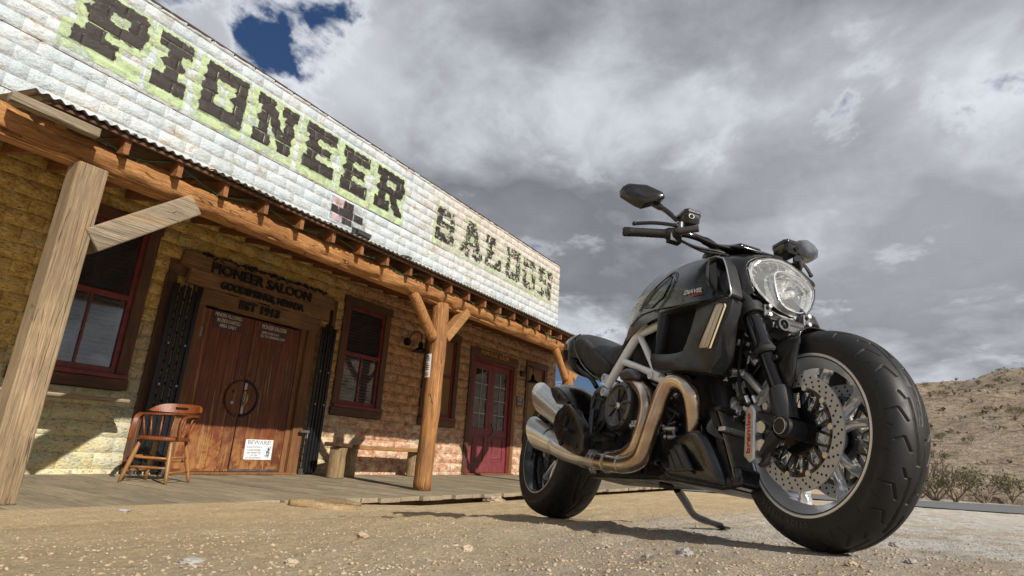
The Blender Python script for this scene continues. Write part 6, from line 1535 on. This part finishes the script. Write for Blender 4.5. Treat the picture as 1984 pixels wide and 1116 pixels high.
etext('DUCATI', (1220, 820), (1248, 817), -.1665, .016, M['white_ink']); etext('TESTASTRETTA 11', (1219, 826), (1248, 823), -.1665, .006, M['white_ink'])
# water pump, hoses, brackets and bolts between the forks and the engine
def ecyl(a, b_, ya, yb, r_, mat, nm, r2=None): mb = MB(); mb.cyl(Bp(*a, y=ya), Bp(*b_, y=yb), r_, 18, r2); return mb.build(nm, M[mat], en, smooth='auto', bevel=.0015)
for args in (((1398, 745), (1410, 778), -.09, -.09, .010, 'silver', 'coolant_pipe'), ((1402, 770), (1430, 792), -.08, -.08, .026, 'silver', 'pump_body'), ((1384, 778), (1398, 800), -.10, -.10, .022, 'silver', 'pump_cover'), ((1404, 800), (1412, 806), -.10, -.10, .014, 'chrome', 'oil_filler'),
             ((1425, 760), (1445, 785), -.06, -.06, .015, 'silver', 'coolant_pipe'), ((1430, 795), (1446, 806), -.06, -.06, .020, 'silver', 'oil_cooler_cap'), ((1376, 745), (1386, 785), -.12, -.12, .010, 'engine', 'hose'), ((1412, 742), (1426, 760), -.07, -.07, .008, 'silver', 'fitting'),
             ((1282, 786), (1318, 806), -.12, -.12, .010, 'cast_dark', 'hose'), ((1286, 830), (1310, 832), -.15, -.14, .009, 'silver', 'hose_clamp'), ((1288, 846), (1312, 850), -.15, -.14, .008, 'silver', 'hose_clamp'), ((1262, 800), (1290, 790), -.14, -.12, .009, 'cast_dark', 'sensor'),
             ((1170, 842), (1196, 850), -.14, -.14, .016, 'engine', 'shift_linkage'), ((1176, 862), (1210, 866), -.12, -.12, .012, 'engine', 'linkage'), ((1190, 830), (1206, 842), -.15, -.15, .011, 'cast_dark', 'pedal_pivot'), ((1280, 938), (1302, 944), -.08, -.08, .010, 'engine', 'sump_plug')): ecyl(*args)
for i in range(70):   # small clutter: bolts and clips on the engine flank
    a_, b_ = random.uniform(1195, 1352), random.uniform(735, 900); p_ = Bp(a_, b_, y=-.135-.01*random.random()); L = random.uniform(.006, .02)
    if not (.72 < p_.x < 1.3 and .2 < p_.z < .6): continue
    mb = MB()
    if i % 3: mb.cyl(p_, p_+Vector((random.uniform(-1, 1), -1.2, random.uniform(-1, 1))).normalized()*L, random.uniform(.004, .010), 10)
    else: mb.tube(spline([p_, p_+Vector((random.uniform(-.05, .05), -.01, random.uniform(-.05, .05))), p_+Vector((random.uniform(-.09, .09), .0, random.uniform(-.06, .06)))], 5), .0042, 7)
    mb.build('fastener' if i % 3 else 'wiring', M[random.choice(['silver', 'cast_dark', 'engine', 'cast_dark', 'engine'])], en, smooth='auto')
for i in range(46):
    a_, b_ = random.uniform(1372, 1448), random.uniform(742, 812); p_ = Bp(a_, b_, y=-.055-.04*random.random()); L = random.uniform(.012, .035); mb = MB()
    if i % 2: mb.cyl(p_, p_+Vector((random.uniform(-.3, 1), -1, random.uniform(-1, 1))).normalized()*L, random.uniform(.005, .014), 12)
    else: mb.box(p_, (random.uniform(.015, .045), .02, random.uniform(.010, .030)), (random.random(), random.random()*3, 0))
    mb.build('engine_fitting', M[random.choice(['silver', 'silver', 'cast_dark', 'chrome', 'engine', 'engine'])], en, smooth='auto', bevel=.002)
# ---------------------------------------------------------------- exhaust
ex = empty('exhaust'); ex.parent = bike
def pxtube(name, pts, mat, seg=28, n=7, par=None):
    P_ = [Bp(a, b_, y=y) for a, b_, y, _ in pts]; rs = [p_[3] for p_ in pts]; S_ = spline(P_, n); rr = [np.interp(i/n, range(len(rs)), rs) for i in range(len(S_))]
    mb = MB(); mb.tube(S_, rr, seg); return mb.build(name, M[mat], par or ex, smooth='auto')
pxtube('header_pipe', [(1212, 728, -.10, .026), (1228, 738, -.155, .0275), (1246, 757, -.185, .0275), (1253, 782, -.20, .0275), (1249, 815, -.205, .0275), (1240, 845, -.205, .0275), (1229, 868, -.20, .027), (1206, 884, -.19, .028), (1178, 888, -.185, .029)], 'header')
pxtube('header_pipe', [(1346, 842, -.13, .027), (1345, 800, -.165, .028), (1340, 768, -.185, .0285), (1330, 748, -.198, .0285), (1314, 739, -.207, .0285), (1298, 743, -.214, .0285), (1286, 760, -.218, .029), (1276, 787, -.22, .029), (1264, 822, -.222, .029), (1252, 860, -.22, .029), (1240, 888, -.215, .030), (1214, 899, -.205, .032), (1185, 897, -.20, .033), (1160, 893, -.20, .033)], 'header', n=8)
pxtube('collector', [(1162, 893, -.20, .034), (1140, 888, -.205, .035), (1120, 884, -.215, .037), (1100, 876, -.23, .040), (1082, 866, -.245, .044)], 'muffler')
for (a, b_, y) in ((1156, 891, -.20), (1150, 890, -.20), (1178, 897, -.20), (1129, 886, -.21), (1205, 899, -.203)):
    c_ = Bp(a, b_, y=y); d_ = (Bp(a-8, b_-1, y=y)-c_).normalized(); mb = MB(); mb.cyl(c_-d_*.004, c_+d_*.004, .0385 if a < 1200 and a != 1129 else .0345, 28); mb.build('band_clamp', M['muffler'] if a != 1129 else M['header'], ex, smooth='auto', bevel=.001)
    if a in (1156, 1150): mb = MB(); mb.cyl(c_+Vector((0, -.01, -.04)), c_+Vector((.02, -.012, -.052)), .006, 10); mb.build('clamp_bolt', M['silver'], ex)
def silencer(A, B_, r0, r1, cut):
    """open slash-cut can from neck A to the outlet B_"""
    A = Vector(A); B_ = Vector(B_); d_ = (B_-A).normalized(); u = Vector((0, -1, 0)); u = (u-d_*u.dot(d_)).normalized(); w_ = d_.cross(u); n = 40; vs = []; fs = []; L = (B_-A).length
    sec = [(-.12, r0*.85), (0, r0), (.004, r0*1.03), (.35, r0*.68+r1*.35), (.99, r1), (1.0, r1-.002), (.99, r1-.006), (.5, r1-.010), (.25, r1-.03)]
    for (t_, r_) in sec:
        for k in range(n):
            a_ = 2*math.pi*k/n; off = u*math.cos(a_)*r_+w_*math.sin(a_)*r_; tt_ = t_ + (cut*(off.dot(w_)/r1)/L if t_ > .3 else 0)
            vs.append(A+d_*L*tt_+off)
    for i in range(len(sec)-1):
        for k in range(n): fs.append((i*n+k, i*n+(k+1) % n, (i+1)*n+(k+1) % n, (i+1)*n+k))
    fs.append(tuple((len(sec)-1)*n+k for k in range(n))); mb = MB(); mb.add(vs, fs); si = mb.build('silencer', M['muffler'], ex, smooth='auto')
    mb = MB(); mb.tube([A+d_*L*.3, A+d_*L*.72], [r1-.012, r1-.014], 30); mb.build('baffle', M['room_dark'], ex)
LA, LB = Bp(1078, 861, y=-.245), Bp(1040, 838, y=-.285); silencer(LA, LB, .047, .065, .045)
UA, UB = Bp(1098, 815, y=-.245), Bp(1052, 772, y=-.265); silencer(UA, UB, .047, .064, .06)
panel('heat_shield', [(1094, 783), (1103, 783), (1113, 795), (1122, 812), (1128, 830), (1130, 848), (1128, 872), (1120, 883), (1105, 877), (1084, 864), (1076, 845), (1071, 823), (1075, 806), (1080, 796)], -.325, M['matt_black'], .006, .03, par=ex, mirror=False, sub=0, bevel=.004)
panel('upper_shield', [(1066, 752), (1076, 749), (1088, 760), (1100, 776), (1098, 781), (1086, 780), (1078, 782), (1070, 768)], -.315, M['body_dark'], .005, .02, par=ex, mirror=False, sub=0, bevel=.003)
for (a_, b_, y) in ((1087, 800, -.335), (1113, 864, -.335), (1084, 857, -.335), (1080, 767, -.325)): q = Bp(a_, b_, y=y); mb = MB(); mb.cyl(q, q+Vector((0, .016, 0)), .011, 16); mb.build('shield_bolt', M['engine'], ex, smooth='auto', bevel=.002)
q = Bp(1096, 817, y=-.334); mb = MB(); mb.box(q, (.026, .012, .040), (0, R(20), 0)); mb.build('shield_slot', M['room_dark'], ex, bevel=.008)
panel('header_guard', [(1200, 733), (1202, 720), (1213, 712), (1228, 714), (1240, 728), (1236, 736), (1222, 733), (1208, 738)], -.20, M['cast_dark'], .008, .03, par=ex, mirror=False)
# ---------------------------------------------------------------- belly pan with coolers
bp_ = empty('belly_pan'); bp_.parent = bike
pan = [(1272, 868, .150), (1285, 856, .155), (1310, 841, .165), (1340, 831, .170), (1357, 829, .165), (1372, 855, .155), (1388, 890, .148), (1400, 925, .140), (1406, 946, .135), (1385, 943, .135), (1345, 935, .135), (1310, 929, .135), (1284, 924, .135), (1276, 900, .14)]
for s in (0, 1):
    P_ = [Bp(a, b_, y=-c_) for a, b_, c_ in pan]; P_ = [mir(p_) if s else p_ for p_ in P_]; k = 1 if s else -1
    pillow(P_, (0, k*.014, 0), (0, -k*.06, 0)).build('side_panel', M['matt_black'], bp_, smooth='auto', sub=1)
    rc4 = [Bp(a, b_, y=-.176) for a, b_ in ((1302, 867), (1319, 858), (1343, 912), (1300, 914))]; rc4 = [mir(p_) if s else p_ for p_ in rc4]
    pillow(rc4, (0, k*.002, 0), (0, -k*.006, 0)).build('louvre_recess', M['engine'], bp_)
    for (q4) in (((1308, 864), (1319, 860), (1343, 911), (1330, 912)), ((1299, 872), (1308, 868), (1328, 912), (1314, 913)), ((1297, 882), (1300, 878), (1313, 913), (1303, 914))):
        P4 = [Bp(a, b_, y=-.181) for a, b_ in q4]; P4 = [mir(p_) if s else p_ for p_ in P4]; P4[0] += Vector((0, k*.006, 0)); P4[3] += Vector((0, k*.006, 0))
        pillow(P4, (0, k*.003, 0), (0, -k*.006, 0)).build('louvre', M['body_dark'], bp_, bevel=.001)
prism('keel', [(1.05, .165), (1.38, .13), (1.43, .135), (1.42, .17), (1.1, .21)], -.125, .125, M['body_dark'], bp_, .015)
prism('keel_chin', [(1.36, .13), (1.46, .142), (1.45, .20), (1.38, .20)], -.115, .115, M['matt_black'], bp_, .012)
# two coolers with stone guard mesh facing forward
def grid_face(c4, nu, nv, mat, name, r_=.0011):
    A, B_, C_, D_ = [Vector(v) for v in c4]; mb = MB()
    for i in range(nu+1): u = i/nu; mb.bar(A.lerp(B_, u), D_.lerp(C_, u), r_*2, r_*2, (1, 0, 0))
    for j in range(nv+1): v = j/nv; mb.bar(A.lerp(D_, v), B_.lerp(C_, v), r_*2, r_*2, (1, 0, 0))
    o = mb.build(name, mat, bp_); tag(o, kind='stuff')
up4 = [(1.385, -.145, .365), (1.385, .145, .365), (1.410, .145, .315), (1.410, -.145, .315)]
lo4 = [(1.395, -.130, .295), (1.395, .130, .295), (1.435, .115, .165), (1.435, -.115, .165)]
for c4, nu, nv in ((up4, 52, 8), (lo4, 46, 22)):
    grid_face(c4, nu, nv, M['mesh'], 'stone_guard'); P_ = [Vector(v)+Vector((-.012, 0, 0)) for v in c4]; mb = MB(); mb.add(P_+[p_+Vector((-.03, 0, 0)) for p_ in P_], [(0, 1, 2, 3), (4, 5, 6, 7), (0, 1, 5, 4), (1, 2, 6, 5), (2, 3, 7, 6), (3, 0, 4, 7)]); mb.build('cooler', M['fins'], bp_)
for z_, x_ in ((.372, 1.385), (.306, 1.408), (.160, 1.438)): mb = MB(); mb.box((x_, 0, z_), (.03, .30 if z_ > .2 else .24, .014)); mb.build('cooler_bar', M['body_dark'] if z_ > .31 or z_ < .2 else M['silver'], bp_, bevel=.003)
panel('cooler_arm', [(1360, 832, -.155), (1378, 805, -.145), (1388, 806, -.14), (1392, 838, -.13), (1410, 852, -.12), (1406, 858, -.12), (1380, 846, -.14)], -.14, M['matt_black'], .004, .02, par=bp_)
# ---------------------------------------------------------------- seat, tail, rear fender
stt = empty('seat_unit'); stt.parent = bike
Sx = [(.13, .84, .905, .12), (.18, .80, .932, .135), (.26, .77, .925, .14), (.36, .74, .885, .14), (.46, .70, .825, .14), (.55, .66, .785, .135), (.64, .66, .775, .115), (.74, .70, .80, .095)]
vs = []; fs = []; NK = 20
for (x_, zl, zt, wd) in Sx:
    for k in range(NK+1): a_ = math.pi*k/NK; vs.append((x_, -wd*sq(math.cos(a_), .6), zl+(zt-zl)*sq(math.sin(a_), .55)))
for i in range(len(Sx)-1):
    for k in range(NK): fs.append((i*(NK+1)+k, i*(NK+1)+k+1, (i+1)*(NK+1)+k+1, (i+1)*(NK+1)+k))
fs += [tuple(range(NK+1)), tuple((len(Sx)-1)*(NK+1)+k for k in range(NK+1))]; mb = MB(); mb.add(vs, fs); mb.build('seat', M['seat'], stt, smooth='auto', sub=1)
Cx = [(-.02, .86, .88, .05), (.03, .80, .925, .095), (.08, .745, .945, .125), (.14, .72, .948, .142), (.20, .70, .945, .148), (.24, .69, .92, .146)]
vs = []; fs = []
for (x_, zl, zt, wd) in Cx:
    for k in range(NK+1): a_ = 2*math.pi*k/NK; zc = (zl+zt)/2; vs.append((x_, -wd*sq(math.cos(a_), .75), zc+(zt-zc)*sq(math.sin(a_), .8)))
for i in range(len(Cx)-1):
    for k in range(NK): fs.append((i*(NK+1)+k, i*(NK+1)+k+1, (i+1)*(NK+1)+k+1, (i+1)*(NK+1)+k))
fs += [tuple(range(NK+1)), tuple((len(Cx)-1)*(NK+1)+k for k in range(NK+1))]; mb = MB(); mb.add(vs, fs); mb.build('tail_cowl', M['matt_black'], stt, smooth='auto', sub=1)
panel('seat_side', [(1113, 657, -.147), (1124, 650, -.146), (1140, 660, -.144), (1162, 690, -.14), (1186, 705, -.135), (1178, 722, -.13), (1163, 735, -.13), (1145, 722, -.137), (1130, 709, -.142), (1118, 684, -.146)], -.14, M['seat'], .006, .05, par=stt)
P_ = [(1106, 694, -.15), (1113, 705, -.15), (1128, 720, -.15), (1146, 734, -.148), (1156, 750, -.145)]
for s in (0, 1): Q = spline([Bp(a, b_, y=c_) for a, b_, c_ in P_], 6); mb = MB(); mb.tube([mir(p_) if s else p_ for p_ in Q], .011, 10); mb.build('tail_rail', M['engine'], stt, smooth='auto')
P_ = [(1124, 648, -.15), (1114, 658, -.152), (1117, 684, -.152), (1131, 710, -.150), (1147, 726, -.146), (1164, 738, -.14)]
Q = spline([Bp(a, b_, y=c_) for a, b_, c_ in P_], 6); mb = MB(); mb.tube(Q, .004, 8); mb.build('seat_piping', M['black_gloss'], stt, smooth='auto')
for k in range(6): q = Bp(1107+k*2.2, 694+k*4.2, y=-.162); mb = MB(); mb.box(q, (.012, .006, .004)); mb.build('vent_slot', M['room_dark'], stt)
# rear hugger
rf = MB(); vs = []; fs = []; nA, nW = 24, 14
for i in range(nA+1):
    a_ = R(28)+R(96)*i/nA
    for j in range(nW+1):
        t_ = -1+2*j/nW; y = .112*math.copysign(abs(math.sin(t_*math.pi/2))**.85, t_); r_ = .362-.05*(1-math.cos(t_*math.pi/2)); vs.append((r_*math.cos(a_), y, .324+r_*math.sin(a_)))
for i in range(nA):
    for j in range(nW): fs.append((i*(nW+1)+j, i*(nW+1)+j+1, (i+1)*(nW+1)+j+1, (i+1)*(nW+1)+j))
rf.add(vs, fs); rf.build('rear_fender', M['matt_black'], bike, smooth=True, solid=.004)
# swingarm on the left, chain side
sw = empty('swingarm'); sw.parent = bike
mb = MB(); mb.tube(spline([(.66, .09, .40), (.42, .155, .37), (.18, .165, .335), (0, .155, .324)], 6), [.05]*6+[.045]*6+[.055]*7, 20); mb.build('arm', M['cast_dark'], sw, smooth='auto')
mb = MB(); mb.cyl((0, -.075, .324), (0, .175, .324), .03, 24); mb.build('axle', M['silver'], sw, smooth='auto'); mb = MB(); mb.box((.62, -.02, .38), (.10, .24, .14)); mb.build('pivot', M['engine'], sw, bevel=.02)
prism('underside', [(.50, .18), (.52, .24), (.9, .24), (1.08, .20), (1.05, .165), (.8, .17)], -.10, .10, M['engine'], en, .01)
prism('lower_link', [(.42, .22), (.44, .27), (.62, .26), (.60, .19)], -.12, .06, M['black_gloss'], en, .01)
# foot pegs and pedal
for s in (0, 1):
    g_ = mir if s else (lambda v: Vector(v)); fp = empty('foot_peg'); fp.parent = bike
    mb = MB(); A, B_ = Bp(1122, 823, y=-.25), Bp(1143, 838, y=-.16); mb.bar(g_(Bp(1095, 832, y=-.36)), g_(Bp(1127, 846, y=-.27)), .030, .016); mb.build('peg', M['rubber'], fp, bevel=.004)
    mb = MB(); mb.tube([g_(Bp(1124, 802, y=-.18)), g_(Bp(1133, 828, y=-.2)), g_(Bp(1130, 846, y=-.25))], .012, 10); mb.tube([g_(Bp(1122, 798, y=-.18)), g_(Bp(1148, 846, y=-.18))], .008, 8); mb.tube([g_(Bp(1148, 794, y=-.18)), g_(Bp(1143, 846, y=-.18))], .012, 8); mb.build('bracket', M['cast_dark'], fp, smooth='auto')
    mb = MB(); mb.tube([g_(Bp(1146, 846, y=-.19)), g_(Bp(1160, 852, y=-.19)), g_(Bp(1172, 852, y=-.23))], .007, 8); mb.build('pedal', M['engine'], fp, smooth='auto')
# side stand (left side, planted on the dirt)
ks = empty('side_stand'); ks.parent = bike
foot_w = ground_hit(1398, 1029); foot_w.z = gz(foot_w.x, foot_w.y)
fb = BMT@(foot_w-BO_); topk = Vector((fb.x-.20, .115, .18))
for yy in (.10, .13, .16):
    pass
best = None
for i in range(60):
    y_ = .02+.004*i; c_ = Bp(1312, 948, y=y_); 
    if best is None or abs(c_.z-.17) < best[0]: best = (abs(c_.z-.17), c_)
kt = best[1]; kneeb = Bp(1345, 998, y=kt.y+(fb.y-kt.y)*.5)
mb = MB(); P_ = [kt, kt.lerp(kneeb, .5), kneeb, kneeb.lerp(fb, .55)+Vector((0, 0, .003)), fb+Vector((0, 0, .012))]; P_ = spline(P_, 4); mb.tube(P_, [.016]*6+[.0145]*6+[.012]*(len(P_)-12), 10); mb.build('stand_arm', M['black_gloss'], ks, smooth='auto')
mb = MB(); fq = fb+Vector((.0, .0, .008)); dirx = (Bp(1420, 1031, y=fb.y)-Bp(1385, 1031, y=fb.y)).normalized(); mb.bar(fb-dirx*.02+Vector((0, 0, .006)), fb+dirx*.038+Vector((0, 0, .004)), .03, .008); mb.build('stand_foot', M['black_gloss'], ks, bevel=.002)
